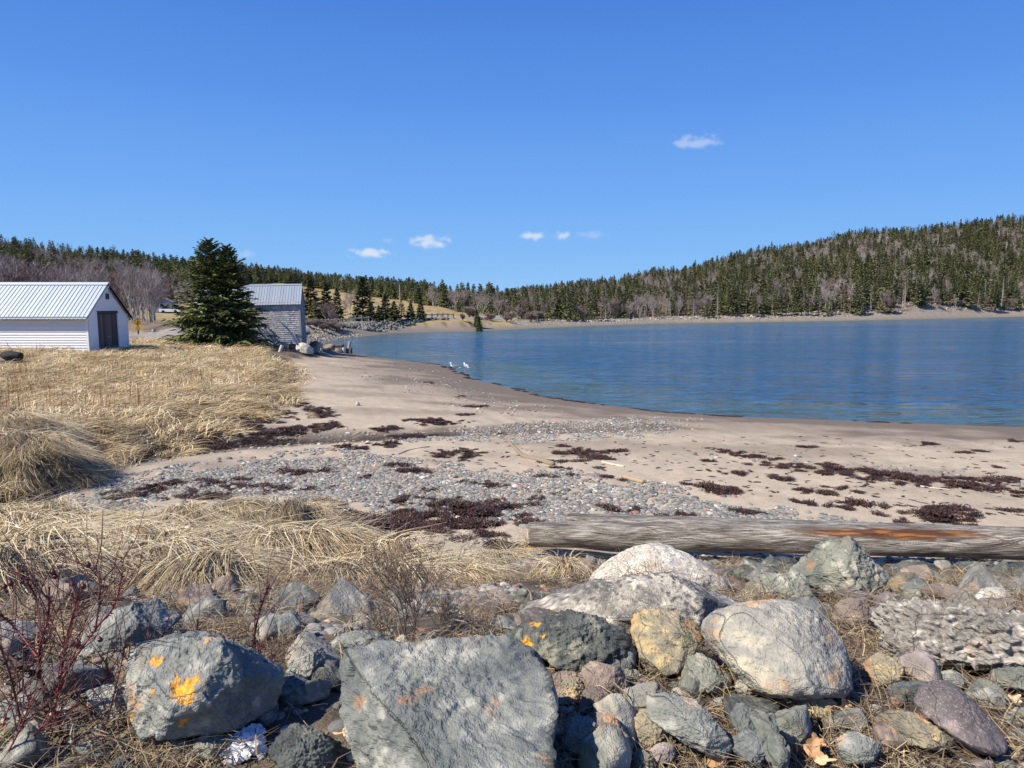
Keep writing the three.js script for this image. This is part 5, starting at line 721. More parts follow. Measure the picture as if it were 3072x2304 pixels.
const flow = (x, z) => -0.9 + 2.4 * fbm2(x * 0.3 + 3, z * 0.3, 3) + 0.9 * n2(x * 1.1, z * 1.1);
{ // hay-like grass of the field behind the beach
  const r = rngOf(71), sets = [0, 1, 2, 3].map((k) => clumpGeo({ seed: 800 + k, n: 34, len: 0.46, wid: 0.0058, spread: 0.17, rise: 0.2, fan: 0.6, segs: 3 })), lists = sets.map(() => []);
  for (let i = 0; i < 21000; i++) {
    const D = 8.2 * Math.pow(50 / 8.2, r()), x = rand(r, -1.0, -0.1) * D * 0.86, z = -D, f = segDist(field, x, z), inn = inPoly(field, x, z) ? f : -f; if (inn < -0.25 + 0.7 * n2(x * 0.8, z * 0.8) - (r() < 0.06 ? 0.8 : 0)) continue; if (D > 35 && 1536 + F * x / D > 785) continue; if (D > 22 && Math.hypot(x - fallen.x, z - fallen.z - 0.6) < 0.95) continue; if (x < -20.45 && D > 32.95 && D < 36.5) continue; if (D > 44.2 && x > -20.8 && x < -14.2 && D < 50) continue;
    const s = rand(r, 0.75, 1.35) * lerp(0.9, 1.5, clamp((D - 10) / 30)), v = rand(r, 0.72, 1.25) * (1 + 0.3 * fbm2(x * 0.5, z * 0.5 + 40, 3)), hue = fbm2(x * 0.3 + 20, z * 0.3, 3); const c = new THREE.Color(v, v * (0.99 - 0.1 * Math.max(0, hue)), v * (0.97 - 0.22 * Math.max(0, hue)));
    lists[(r() * 4) | 0].push({ p: V(x, ground(x, z, false) - 0.02, z), q: new THREE.Euler(rand(r, -0.15, 0.15), -flow(x, z) + rand(r, -0.5, 0.5), rand(r, -0.1, 0.25)), s: V(s, s * rand(r, 0.7, 1.4), s), c });
  }
  sets.forEach((g, k) => inst('dry_grass', g, bladeMat, lists[k], 'pale dry grass lying combed over the field behind the beach', 'grass'));
  // thin upright stalks
  const st = clumpGeo({ seed: 900, n: 9, len: 0.18, wid: 0.0032, spread: 0.22, rise: 0.75, fan: 3.1, flop: 0.1, pal: [lin(176, 136, 92), lin(160, 122, 86), lin(196, 164, 112)] }), list = [];
  for (let i = 0; i < 1500; i++) { const D = 8.2 * Math.pow(42 / 8.2, r()), x = rand(r, -1.0, -0.12) * D * 0.86, z = -D; if (!inPoly(field, x, z) || (x < -20.4 && D > 32.9)) continue; if (n2(x * 0.35, z * 0.35) < 0.05) continue; list.push({ p: V(x, ground(x, z, false), z), q: new THREE.Euler(rand(r, -0.2, 0.2), r() * 6.28, rand(r, -0.2, 0.2)), s: rand(r, 0.5, 1.05) }); }
  inst('grass_stalks', st, bladeMat, list, 'thin upright reddish stalks in the dry grass', 'grass');
}
// long draped grass on the crest in front of the stream
const crest = [[-40, 1560], [150, 1550], [330, 1570], [560, 1555], [700, 1525], [930, 1530], [1000, 1560], [1020, 1630], [1110, 1700], [1200, 1700], [1330, 1735], [1400, 1775], [1280, 1790], [900, 1800], [650, 1790], [450, 1770], [200, 1820], [-40, 1880]];
{
  const r = rngOf(72), brown = [lin(196, 176, 136), lin(214, 198, 162), lin(164, 142, 106), lin(122, 104, 78), lin(150, 136, 112), lin(188, 164, 120)], sets = [0, 1, 2].map((k) => clumpGeo({ seed: 820 + k, n: 95, len: 0.74, wid: 0.0031, spread: 0.1, rise: 0.16, fan: 0.3, segs: 6, flop: 1.1, back: 0.05, pal: k ? straw : brown })), lists = sets.map(() => []);
  const tussock = (x, y, R, top) => { const c = lay(x, y), drift = -0.95 + 0.9 * n2(c.x * 0.7, c.z * 0.7), tone = rand(r, 0.62, 1.04), n = 12 + R * 34; for (let k = 0; k < n; k++) { const a = r() * 6.283, q = Math.sqrt(r()) * 0.9, X = c.x + Math.cos(a) * q * R, Z = c.z + Math.sin(a) * q * R, u = Math.cos(-a), dx = Math.cos(a) * 0.75 * q + Math.cos(-drift) * 0.7, dz = Math.sin(a) * 0.75 * q + Math.sin(-drift) * 0.7 + 0.15, g = -Math.atan2(dz, dx) + rand(r, -0.22, 0.22), v = tone * rand(r, 0.85, 1.12); lists[(r() * 3) | 0].push({ p: V(X, ground(X, Z, false) + top * (1 - q * q) - 0.03, Z), q: new THREE.Euler(rand(r, -0.12, 0.12), g, -0.35 * q - 0.1 + rand(r, -0.12, 0.1), 'YXZ'), s: rand(r, 0.7, 1.1) * (0.75 + R * 0.5), c: new THREE.Color(v, v * 0.98, v * 0.94) }); } };
  scatter(crest, 36, r, (x, y) => tussock(x, y, rand(r, 0.26, 0.5), rand(r, 0.1, 0.34)));
  for (const [x, y] of [[150, 1600], [330, 1630], [560, 1610], [720, 1585], [880, 1590], [640, 1680], [820, 1700], [980, 1700], [1150, 1745], [240, 1700], [60, 1640], [420, 1700], [100, 1760], [540, 1740]]) tussock(x, y, 0.5, 0.34);
  for (const [x, y] of [[1130, 1690], [1230, 1710], [1300, 1745], [1390, 1720], [1470, 1690], [1420, 1770]]) tussock(x, y, 0.22, 0.1);
  // tall shaggy clump where the stream leaves the field
  scatter([[-60, 1290], [60, 1270], [170, 1310], [230, 1400], [180, 1455], [40, 1500], [-60, 1510]], 15, r, (x, y) => tussock(x, y, 0.55, 0.62));
  sets.forEach((g, k) => inst('draped_grass', g, bladeMat, lists[k], 'long straw-coloured grass draped over the crest in front', 'grass'));
}
// tufts that stand alone
function tuft(px, py, s, turn, label, o = {}) { const p = lay(px, py), m = mesh('grass_tuft', clumpGeo({ seed: px | 0, n: 150, len: 0.5, wid: 0.003, spread: 0.05, rise: 0.3, fan: 1.6, segs: 6, back: 0.4, ...o }), bladeMat); m.position.copy(p); m.rotation.y = turn; m.scale.setScalar(s); return tag(m, label, 'grass tuft', 'single grass tufts'); }
tuft(1690, 1765, 0.95, -1.4, 'arching tuft of pale grass beside the white granite dome'); tuft(1520, 1668, 1.0, -0.9, 'flattened pale tuft under the left end of the log', { rise: 0.14, fan: 1.0 }); tuft(1590, 1640, 0.8, 0.4, 'small pale tuft in the shade under the log end'); tuft(490, 1372, 0.7, 0.3, 'little tuft standing in the stream bed'); tuft(1395, 1745, 0.9, -0.5, 'straw tuft fallen to the right at the end of the draped grass', { rise: 0.16, fan: 0.5 }); tuft(2950, 1700, 0.8, 1.8, 'dry tuft on the stones under the right end of the log', { n: 90, rise: 0.16 }); tuft(2570, 1785, 0.5, 1.2, 'wispy tuft between the peaked rock and the concrete lump', { n: 70, rise: 0.12 }); tuft(925, 1255, 0.6, 0.2, 'yellow tuft alone on the sand below the field');
{ // thatch and weeds between the stones of the bank
  const r = rngOf(73), pal = [lin(158, 138, 106), lin(132, 114, 86), lin(110, 94, 74), lin(182, 162, 126), lin(98, 78, 62)], sets = [0, 1, 2].map((k) => clumpGeo({ seed: 840 + k, n: 60, len: 0.2, wid: 0.0016, spread: 0.13, rise: 0.07, fan: 3.1, segs: 4, pal })), lists = sets.map(() => []);
  for (let i = 0; i < 1650; i++) { const z = -rand(r, 1.7, 6.4), x = rand(r, -1.1, 1.5) * (-z) * 0.86; if (x < 0 && z < -4.6 && r() < 0.7) continue; const d = n2(x * 0.9 + 4, z * 0.9); if (d < 0.0 && r() < (x > 0.8 && z > -4.5 ? 0.1 : 0.75)) continue; lists[(r() * 3) | 0].push({ p: V(x, ground(x, z) - 0.005, z), q: new THREE.Euler(rand(r, -0.3, 0.3), r() * 6.28, rand(r, -0.3, 0.3)), s: rand(r, 0.6, 1.3) }); }
  sets.forEach((g, k) => inst('dead_thatch', g, bladeMat, lists[k], 'brown dead grass and weed stems between the stones', 'grass'));
}
// ---- pebbles
const pebbleGeos = [0, 1, 2, 3, 4, 5].map((k) => { const S = cubeSphere(5), pos = new Float32Array(S.dirs.length * 3), r = rngOf(60 + k), e = [rand(r, 0.8, 1.25), rand(r, 0.38, 0.62), rand(r, 0.65, 1)]; const pl = Array.from({ length: 6 }, () => [V(rand(r, -1, 1), rand(r, -1, 1), rand(r, -1, 1)).normalize(), rand(r, 0.72, 0.95)]); S.dirs.forEach((d, i) => { let q = 1 + 0.1 * n3(d.x * 1.6 + k * 9, d.y * 1.6, d.z * 1.6); for (const [n, h] of pl) { const w = n.dot(d); if (w > 0) q = Math.min(q, lerp(q, h / w, 0.7)); } pos.set([d.x * q * e[0], d.y * q * e[1], d.z * q * e[2]], i * 3); }); const g = new THREE.BufferGeometry(); g.setAttribute('position', new THREE.BufferAttribute(pos, 3)); g.setAttribute('normal', new THREE.BufferAttribute(smoothNormals(pos, S.idx, S.weld, S.count), 3)); const uv = S.uv.map((u) => u * 0.4); g.setAttribute('uv', new THREE.Float32BufferAttribute(uv, 2)); g.setIndex(S.idx); return g; });
const pebblePal = [[152, 148, 138], [128, 128, 122], [172, 167, 154], [144, 146, 132], [108, 108, 104], [182, 154, 140], [202, 193, 176], [158, 136, 124], [178, 160, 132], [164, 120, 100], [218, 212, 198], [138, 139, 136]].map((c) => new THREE.Color(...lin(...c)).multiplyScalar(0.86));
const pebbleMat = std({ roughness: 0.8, bumpMap: rep(stoneBump, 1.5), bumpScale: 0.004 }), pebbleMats = pebblePal.map((c) => std({ color: c, roughness: 0.8, bumpMap: pebbleMat.bumpMap, bumpScale: 0.004 }));
{
  const r = rngOf(81), all = [], put = (x, y, s, sink = 0.25) => { const p = lay(x, y); p.y += s * (0.3 - sink); all.push({ p, s, k: (r() * 6) | 0, c: (r() < 0.62 ? r() * 5 : r() * 12) | 0, e: new THREE.Euler(rand(r, -0.35, 0.35), r() * 6.28, rand(r, -0.35, 0.35)), a: s / -p.z, d: -p.z }); };
  const berm = [[170, 1480], [300, 1440], [600, 1384], [900, 1347], [1010, 1343], [1200, 1370], [1450, 1393], [1700, 1408], [1900, 1443], [2150, 1480], [2300, 1508], [2480, 1543], [2680, 1574], [2660, 1592], [1700, 1585], [1500, 1585], [1250, 1545], [1000, 1528], [700, 1512], [420, 1532], [200, 1535]];
  const keep = (x, y, f, lo) => n2(x * f, y * f * 2.2) + 0.5 * n2(x * f * 3, y * f * 6) > lo;
  scatter(berm, 44000, r, (x, y) => { const edge = segDist(berm, x, y); if (!keep(x, y, 0.006, edge < 25 ? 0.05 : -0.85)) return; put(x, y, 0.0155 * Math.exp(rand(r, -0.4, 1.0)), 0.3); });
  scatter(berm, 300, r, (x, y) => put(x, y, rand(r, 0.04, 0.07)));
  const delta = [[1150, 1315], [1300, 1296], [1450, 1278], [1600, 1262], [1900, 1246], [2060, 1248], [2200, 1254], [2080, 1272], [1990, 1306], [1800, 1326], [1500, 1336], [1250, 1332]];
  scatter(delta, 7500, r, (x, y) => { if (!keep(x, y, 0.008, segDist(delta, x, y) < 10 ? 0.1 : -0.6)) return; put(x, y, 0.021 * Math.exp(rand(r, -0.4, 0.8)), 0.32); });
  const gravel = [[560, 1790], [700, 1768], [900, 1775], [1000, 1740], [1200, 1700], [1420, 1790], [1560, 1815], [1480, 1900], [1300, 1900], [1000, 1935], [700, 1905], [560, 1840]];
  scatter(gravel, 4200, r, (x, y) => put(x, y, 0.013 * Math.exp(rand(r, -0.4, 1.05)))); scatter(gravel, 90, r, (x, y) => put(x, y, rand(r, 0.032, 0.055)));
  scatter([[1250, 1600], [1500, 1590], [1640, 1660], [1700, 1700], [1500, 1720], [1350, 1690]], 420, r, (x, y) => { if (keep(x, y, 0.01, -0.1)) put(x, y, 0.017 * Math.exp(rand(r, -0.3, 0.9))); });
  scatter([[1650, 1690], [2150, 1655], [2700, 1660], [3072, 1680], [3072, 1740], [2400, 1740], [1800, 1735]], 900, r, (x, y) => put(x, y, 0.022 * Math.exp(rand(r, -0.3, 0.8))));
  scatter([[1080, 1070], [1250, 1085], [1360, 1120], [1420, 1160], [1560, 1200], [1750, 1230], [1500, 1250], [1250, 1200], [1120, 1150], [1000, 1100]], 1300, r, (x, y) => { if (keep(x, y, 0.009, 0.0)) put(x, y, 0.03 * Math.exp(rand(r, -0.7, 0.7))); });
  scatter([[2100, 1340], [2500, 1360], [2900, 1410], [3072, 1430], [3072, 1500], [2600, 1430], [2100, 1380]], 330, r, (x, y) => { if (keep(x, y, 0.009, 0.1)) put(x, y, 0.03 * Math.exp(rand(r, -0.6, 0.8))); });
  for (let k = 0; k < 900; k++) { const i = rand(r, 2, streamPts.length - 1.01), a = streamPts[i | 0], b = streamPts[(i | 0) + 1], t = i % 1, x = lerp(a[0], b[0], t) + rand(r, -0.9, 0.9), z = lerp(a[1], b[1], t) + rand(r, -0.8, 0.8), s = 0.025 * Math.exp(rand(r, -0.4, 0.8)); all.push({ p: V(x, ground(x, z) + s * 0.05, z), s, k: (r() * 6) | 0, c: (r() * 12) | 0, e: new THREE.Euler(0, r() * 6.28, 0), a: s / -z, d: -z }); }
  for (let k = 0; k < 5600; k++) { const z = -(1.9 + 4.3 * Math.pow(r(), 1.5)), x = rand(r, -1.1, 1.5) * -z * 0.86, s = 0.0095 * Math.exp(rand(r, -0.5, 1.2)); all.push({ p: V(x, ground(x, z) + s * 0.15, z), s, k: (r() * 6) | 0, c: (r() * 12) | 0, e: new THREE.Euler(rand(r, -0.4, 0.4), r() * 6.28, 0), a: s / -z, d: -z }); }
  const own = new Set([...all].sort((a, b) => b.a - a.a).slice(0, 290)), tone = ['pale grey', 'blue-grey', 'light grey', 'greenish', 'dark slate', 'pink', 'cream', 'dull mauve', 'tan', 'brick-red', 'white', 'steel-grey'];
  for (const e of own) { const m = mesh('pebble', pebbleGeos[e.k], pebbleMats[e.c]); m.position.copy(e.p); m.rotation.copy(e.e); m.scale.setScalar(e.s); const q = e.d < 6 ? 'on the gravel between the bank and the draped grass' : e.d < 9 ? 'on the near side of the pebble ridge' : 'on the pebble ridge across the beach'; tag(m, `larger ${tone[e.c]} pebble ${q}`, 'pebble', `larger ${tone[e.c]} pebbles ${q}`); }
  pebbleGeos.forEach((g, k) => inst('pebbles', g, pebbleMat, all.filter((e) => !own.has(e) && e.k === k).map((e) => ({ p: e.p, q: e.e, s: e.s, c: pebblePal[e.c] })), 'small mixed grey and pink beach pebbles', 'pebbles'));
}
{ const m = surveyedStone('beach_stone', { seed: 610, n: 16, kind: 'granite', poly: [[1066, 1217], [1070, 1203], [1078, 1209], [1081, 1217], [1072, 1220]], label: 'single whitish stone alone on the smooth sand' }); }
// ---- small broken stones filling the bank
{
  const r = rngOf(91), ks = ['slate', 'green', 'pale', 'brown', 'dark', 'green', 'mauve', 'slate'], geos = ks.map((kind, k) => { const q = rngOf(700 + k), planes = []; for (let i = 0; i < 13; i++) planes.push([V(rand(q, -1, 1), rand(q, -1, 1), rand(q, -1, 1)).normalize(), rand(q, 0.06, 0.1)]); for (const n of [V(1, 0, 0), V(-1, 0, 0), V(0, 1, 0), V(0, -1, 0), V(0, 0, 1), V(0, 0, -1)]) planes.push([n, 0.095 * rand(q, 0.7, 1.15)]); return stoneGeo({ planes, n: 8, seed: 700 + k, kind, soft: 99, size: 0.11, axes: V(0.3, 0.8, 0.4).normalize() }); }), word = { slate: 'blue-grey', green: 'grey-green', pale: 'pale', brown: 'brown', dark: 'dark', ochre: 'ochre', mauve: 'mauve' };
  for (let i = 0, t = 0; i < 250 && t < 5000; t++) { const z = -Math.sqrt(rand(r, 3.2, 36)), x = rand(r, -0.95, 1.35) * -z * 0.84; if (x < 0.6 && z < -3.9) continue; if (placed.some(([a, b, q]) => Math.hypot(a - x, b - z) < q * 0.8)) continue; i++; const k = (r() * 8) | 0, s = 0.32 + 0.85 * r() * r(), m = mesh('broken_stone', geos[k], stoneMat); m.position.set(x, ground(x, z) + 0.035 * s, z); m.rotation.set(r() * 6, r() * 6, r() * 6); m.scale.set(s * rand(r, 0.8, 1.4), s, s * rand(r, 0.8, 1.2)); const w = `small broken ${word[ks[k]]} stone ${x < -0.6 ? 'among the rose stems on the left of the bank' : x < 1.1 ? 'lying between the boulders at mid bank' : 'lying between the boulders on the right of the bank'}`; tag(m, w, 'stone', w); }
}
// ---- middle-sized broken rocks packed between the boulders
{
  const r = rngOf(93), ks = ['slate', 'green', 'pale', 'slate', 'dark', 'brown'], geos = ks.map((kind, k) => { const q = rngOf(740 + k), planes = []; for (let i = 0; i < 9; i++) planes.push([V(rand(q, -1, 1), rand(q, -1, 1), rand(q, -1, 1)).normalize(), rand(q, 0.15, 0.21)]); for (const n of [V(1, 0, 0), V(-1, 0, 0), V(0, 1, 0), V(0, -1, 0), V(0, 0, 1), V(0, 0, -1)]) planes.push([n, (n.y ? 0.11 : 0.2) * rand(q, 0.75, 1.1)]); return stoneGeo({ planes, n: 15, seed: 740 + k, kind, soft: 99, size: 0.22, axes: V(0.2, 0.9, 0.3).normalize() }); }), word = { slate: 'blue-grey', green: 'grey-green', pale: 'pale', brown: 'brown', dark: 'dark' }, made = [];
  for (let i = 0, t = 0; i < 74 && t < 6000; t++) { const z = -Math.sqrt(rand(r, 4, 27)), x = rand(r, -0.95, 1.3) * -z * 0.84; if (x < 0.9 && z < -3.75) continue; if (placed.some(([a, b, q]) => Math.hypot(a - x, b - z) < q * 0.9 + 0.03) || made.some(([a, b]) => Math.hypot(a - x, b - z) < 0.15)) continue; made.push([x, z]); i++; const k = (r() * 6) | 0, s = rand(r, 0.3, 0.66), m = mesh('wedged_rock', geos[k], stoneMat); m.position.set(x, ground(x, z) + 0.05 * s, z); m.rotation.set(rand(r, -0.6, 0.6), r() * 6.28, rand(r, -0.6, 0.6)); m.scale.setScalar(s); const w = `angular ${word[ks[k]]} rock wedged ${x < -0.6 ? 'among the rose stems on the left of the bank' : x < 1.1 ? 'between the boulders at mid bank' : 'between the boulders on the right of the bank'}`; tag(m, w, 'rock', w); }
}
// ---- seaweed
const weedMat = new THREE.MeshStandardMaterial({ vertexColors: true, roughness: 0.55, side: THREE.DoubleSide });
const weedGeos = [0, 1, 2].map((k) => { const r = rngOf(860 + k), P = new Parts(), pal = [lin(62, 42, 34), lin(48, 34, 28), lin(80, 50, 40), lin(42, 34, 26), lin(92, 66, 46)]; for (let b = 0; b < 90; b++) { let a = r() * 6.28; const c = pal[(r() * 5) | 0], p = V(rand(r, -0.14, 0.14), rand(r, 0, 0.035), rand(r, -0.14, 0.14)), w = rand(r, 0.004, 0.011), o = P.pos.length / 3; for (let s = 0; s <= 4; s++) { const h = p.y + 0.025 * Math.sin(s * 1.6 + b), nx = -Math.sin(a), nz = Math.cos(a), tl = rand(r, -0.6, 0.6) * w; P.pos.push(p.x + nx * w, h + tl, p.z + nz * w, p.x - nx * w, h - tl, p.z - nz * w); P.col.push(...c, ...c); a += rand(r, -0.8, 0.8); p.x += Math.cos(a) * 0.03; p.z += Math.sin(a) * 0.03; p.y += rand(r, -0.008, 0.012); } for (let s = 0; s < 4; s++) { const q = o + s * 2; P.idx.push(q, q + 1, q + 2, q + 1, q + 3, q + 2); } } return P.geo(); });
{
  const r = rngOf(95), big = [[1390, 1548, 185, 60, 0, 'largest dark heap of seaweed left of the log end'], [1130, 1580, 190, 40, 0.03, 'long low seaweed heap above the draped grass'], [2812, 1555, 130, 22, 0.08, 'dark seaweed heap beyond the right part of the log'], [2150, 1472, 112, 12, 0.12, 'narrow seaweed bank along the top of the pebbles'], [615, 1300, 90, 36, -0.3, 'seaweed patch under the overhanging field grass'], [741, 1256, 110, 38, -0.25, 'seaweed patch in the middle of the field edge'], [1376, 1363, 66, 13, 0, 'seaweed clump on the sand left of the crooked branch'], [1487, 1771, 84, 16, 0, 'reddish seaweed patch before the flat granite slab'], [1742, 1361, 76, 13, 0.12, 'seaweed clump on the sand right of the crooked branch'], [2680, 1436, 330, 15, 0.115, 'long seaweed line across the sand on the right'], [1302, 1266, 82, 10, 0.02, 'flat seaweed mat above the wet pebbles']];
  const small = [[1478, 1725, 60, 14], [1270, 1660, 60, 12], [1158, 1289, 28, 9], [1228, 1312, 42, 11], [1154, 1336, 37, 9], [1066, 1343, 40, 9], [1802, 1377, 37, 10], [1830, 1359, 33, 8], [1672, 1387, 33, 4], [1695, 1407, 55, 5], [1737, 1387, 23, 4], [1718, 1426, 28, 5], [1848, 1442, 55, 8, 0.2], [1186, 1396, 28, 12], [1237, 1412, 28, 12], [1487, 1451, 28, 11], [1408, 1451, 28, 6], [1223, 1498, 42, 8], [1093, 1435, 18, 8], [2900, 1440, 110, 8, 0.05], [3030, 1447, 60, 10], [2205, 1421, 55, 5, 0.08], [2344, 1437, 45, 8, 0.2], [2190, 1357, 50, 5, 0.12], [2270, 1372, 50, 5, 0.12], [2414, 1340, 30, 3], [2812, 1331, 40, 3], [2909, 1356, 33, 3], [2992, 1405, 50, 5], [3048, 1322, 30, 3], [2446, 1507, 85, 8, 0.16], [2465, 1477, 60, 6, 0.1], [2525, 1465, 40, 4, 0.15], [2608, 1514, 60, 5, 0.1], [2830, 1530, 50, 14], [2740, 1513, 40, 5], [2880, 1527, 40, 5], [3043, 1535, 40, 4], [810, 1196, 46, 16, -0.2], [949, 1233, 37, 20, 0.3], [995, 1279, 32, 9], [347, 1362, 60, 16, -0.15], [787, 1325, 50, 12], [463, 1468, 78, 13, -0.15], [417, 1492, 100, 12], [579, 1491, 85, 12], [347, 1481, 60, 10], [986, 1518, 35, 22], [880, 1290, 80, 16, -0.15], [520, 1335, 90, 20, -0.2], [420, 1372, 70, 14, -0.15], [650, 1345, 80, 12, -0.12], [1020, 1560, 60, 14], [900, 1470, 80, 10], [740, 1465, 70, 9], [1620, 1500, 40, 9], [1850, 1530, 50, 10], [2020, 1545, 50, 8], [1490, 1640, 50, 12], [690, 1335, 60, 10, -0.15], [640, 1450, 120, 9, -0.1], [900, 1420, 90, 8], [1560, 1520, 50, 10], [2230, 1540, 60, 8], [1640, 1430, 30, 5], [1310, 1470, 40, 7], [1380, 1190, 14, 2], [1400, 1245, 30, 3], [1420, 1218, 40, 2.5], [1510, 1300, 25, 3], [905, 1210, 20, 3], [2120, 1380, 30, 3], [1285, 1147, 12, 3]];
  const fill = (cx, cy, rx, ry, rot, out) => { const D = -lay(cx, cy).z, area = rx * ry * 3.14 / (F * F) * D * D * (D / 2.6), n = Math.min(700, Math.max(4, area / 0.014)); for (let i = 0; i < n; i++) { const a = r() * 6.28, q = Math.sqrt(r()), e = 1.25 + 0.7 * n2(Math.cos(a) * 1.5 + cx, Math.sin(a) * 1.5 + cy), u = Math.cos(a) * q * rx * e, v = Math.sin(a) * q * ry * e, p = lay(cx + u - v * Math.sin(rot) , cy + v + u * Math.tan(rot)); if (fbm2(p.x * 1.1 + 3, p.z * 1.9, 4) * 1.6 + 0.5 * n2(p.x * 4, p.z * 6) < (ry > 20 || rx > 200 ? -1.15 : -0.8) + 1.1 * q * q) continue; p.y += 0.05 * (1 - q) * Math.min(1, ry / 20) * r() * 2; out.push({ p, q: new THREE.Euler(rand(r, -0.12, 0.12), r() * 6.28, rand(r, -0.12, 0.12)), s: V(1, rand(r, 0.3, 0.75), rand(r, 0.35, 0.8)).multiplyScalar(rand(r, 0.5, 1.15) * (1.1 - 0.45 * q)) }); } };
  for (const [cx, cy, rx, ry, rot, label] of big) { const list = []; fill(cx, cy, rx, ry, rot, list); const gs = list.map((e) => { const m = new THREE.Matrix4().compose(e.p, new THREE.Quaternion().setFromEuler(e.q), e.s); return e; }); const im = inst('seaweed_heap', weedGeos[cx % 3], weedMat, list, label, 'seaweed'); }
  const rest = [[], [], []]; for (const [cx, cy, rx, ry, rot = 0] of small) fill(cx, cy, rx * 1.25, ry * 0.75, rot, rest[(r() * 3) | 0]);
  // shreds along the last tide line and strewn on the sand
  for (let i = 0; i < 240; i++) { const k = rand(r, 3, 14.5), a = water[k | 0], b = water[(k | 0) + 1], t = k % 1, x = lerp(a[0], b[0], t) + rand(r, -0.3, 0.3), z = lerp(a[1], b[1], t) + rand(r, 0.0, 0.35); if (n2(x * 0.4, z * 0.4) < -0.1) continue; rest[(r() * 3) | 0].push({ p: V(x, Math.max(0.005, ground(x, z)), z), q: new THREE.Euler(0, r() * 6.28, 0), s: V(1, 0.5, 0.7).multiplyScalar(rand(r, 0.5, 1)) }); }
  scatter([[1000, 1350], [1900, 1300], [3072, 1320], [3072, 1560], [2300, 1500], [1700, 1400], [1100, 1400]], 420, r, (x, y) => { const p = lay(x, y); rest[(r() * 3) | 0].push({ p, q: new THREE.Euler(0, r() * 6.28, 0), s: V(1, 0.5, 0.4).multiplyScalar(rand(r, 0.15, 0.4)) }); });
  weedGeos.forEach((g, k) => inst('seaweed_shreds', g, weedMat, rest[k], 'scattered dark seaweed on the sand and pebbles', 'seaweed'));
  // a yellow-green frond on the largest heap
  const p = lay(1372, 1530), m = mesh('green_weed', clumpGeo({ seed: 5, n: 40, len: 0.12, wid: 0.006, spread: 0.06, rise: 0.05, fan: 3.1, pal: [lin(150, 140, 40), lin(120, 116, 40)] }), bladeMat); m.position.copy(p).add(V(0, 0.1, 0)); tag(m, 'yellow-green weed frond on top of the largest seaweed heap', 'seaweed');
}
// ---- the little stream
{ const cv = new THREE.CatmullRomCurve3(streamPts.slice(1, 11).map(([x, z]) => V(x, 0, z))), N = 160, pos = [], idx = [], uv = []; let last = 9; for (let i = 0; i <= N; i++) { const p = cv.getPoint(i / N), t = cv.getTangent(i / N), L = Math.hypot(t.x, t.z), w = 0.22 + 0.12 * n2(i * 0.09, 3); last = Math.min(last, ground(p.x, p.z, false) + 0.035); for (const s of [-1, 1]) { pos.push(p.x - t.z / L * w * s, last, p.z + t.x / L * w * s); uv.push(s * w, i * 0.15); } } for (let i = 0; i < N; i++) { const a = i * 2; idx.push(a, a + 1, a + 2, a + 1, a + 3, a + 2); } mark(mesh('stream', bufGeo(pos, idx, { uv }), new THREE.MeshPhysicalMaterial({ color: new THREE.Color(0.6, 0.55, 0.45), roughness: 0.1, transmission: 1, thickness: 0, ior: 1.33, bumpMap: grainBump, bumpScale: 0.03 })), 'structure', 'shallow stream crossing the beach to the bay'); }
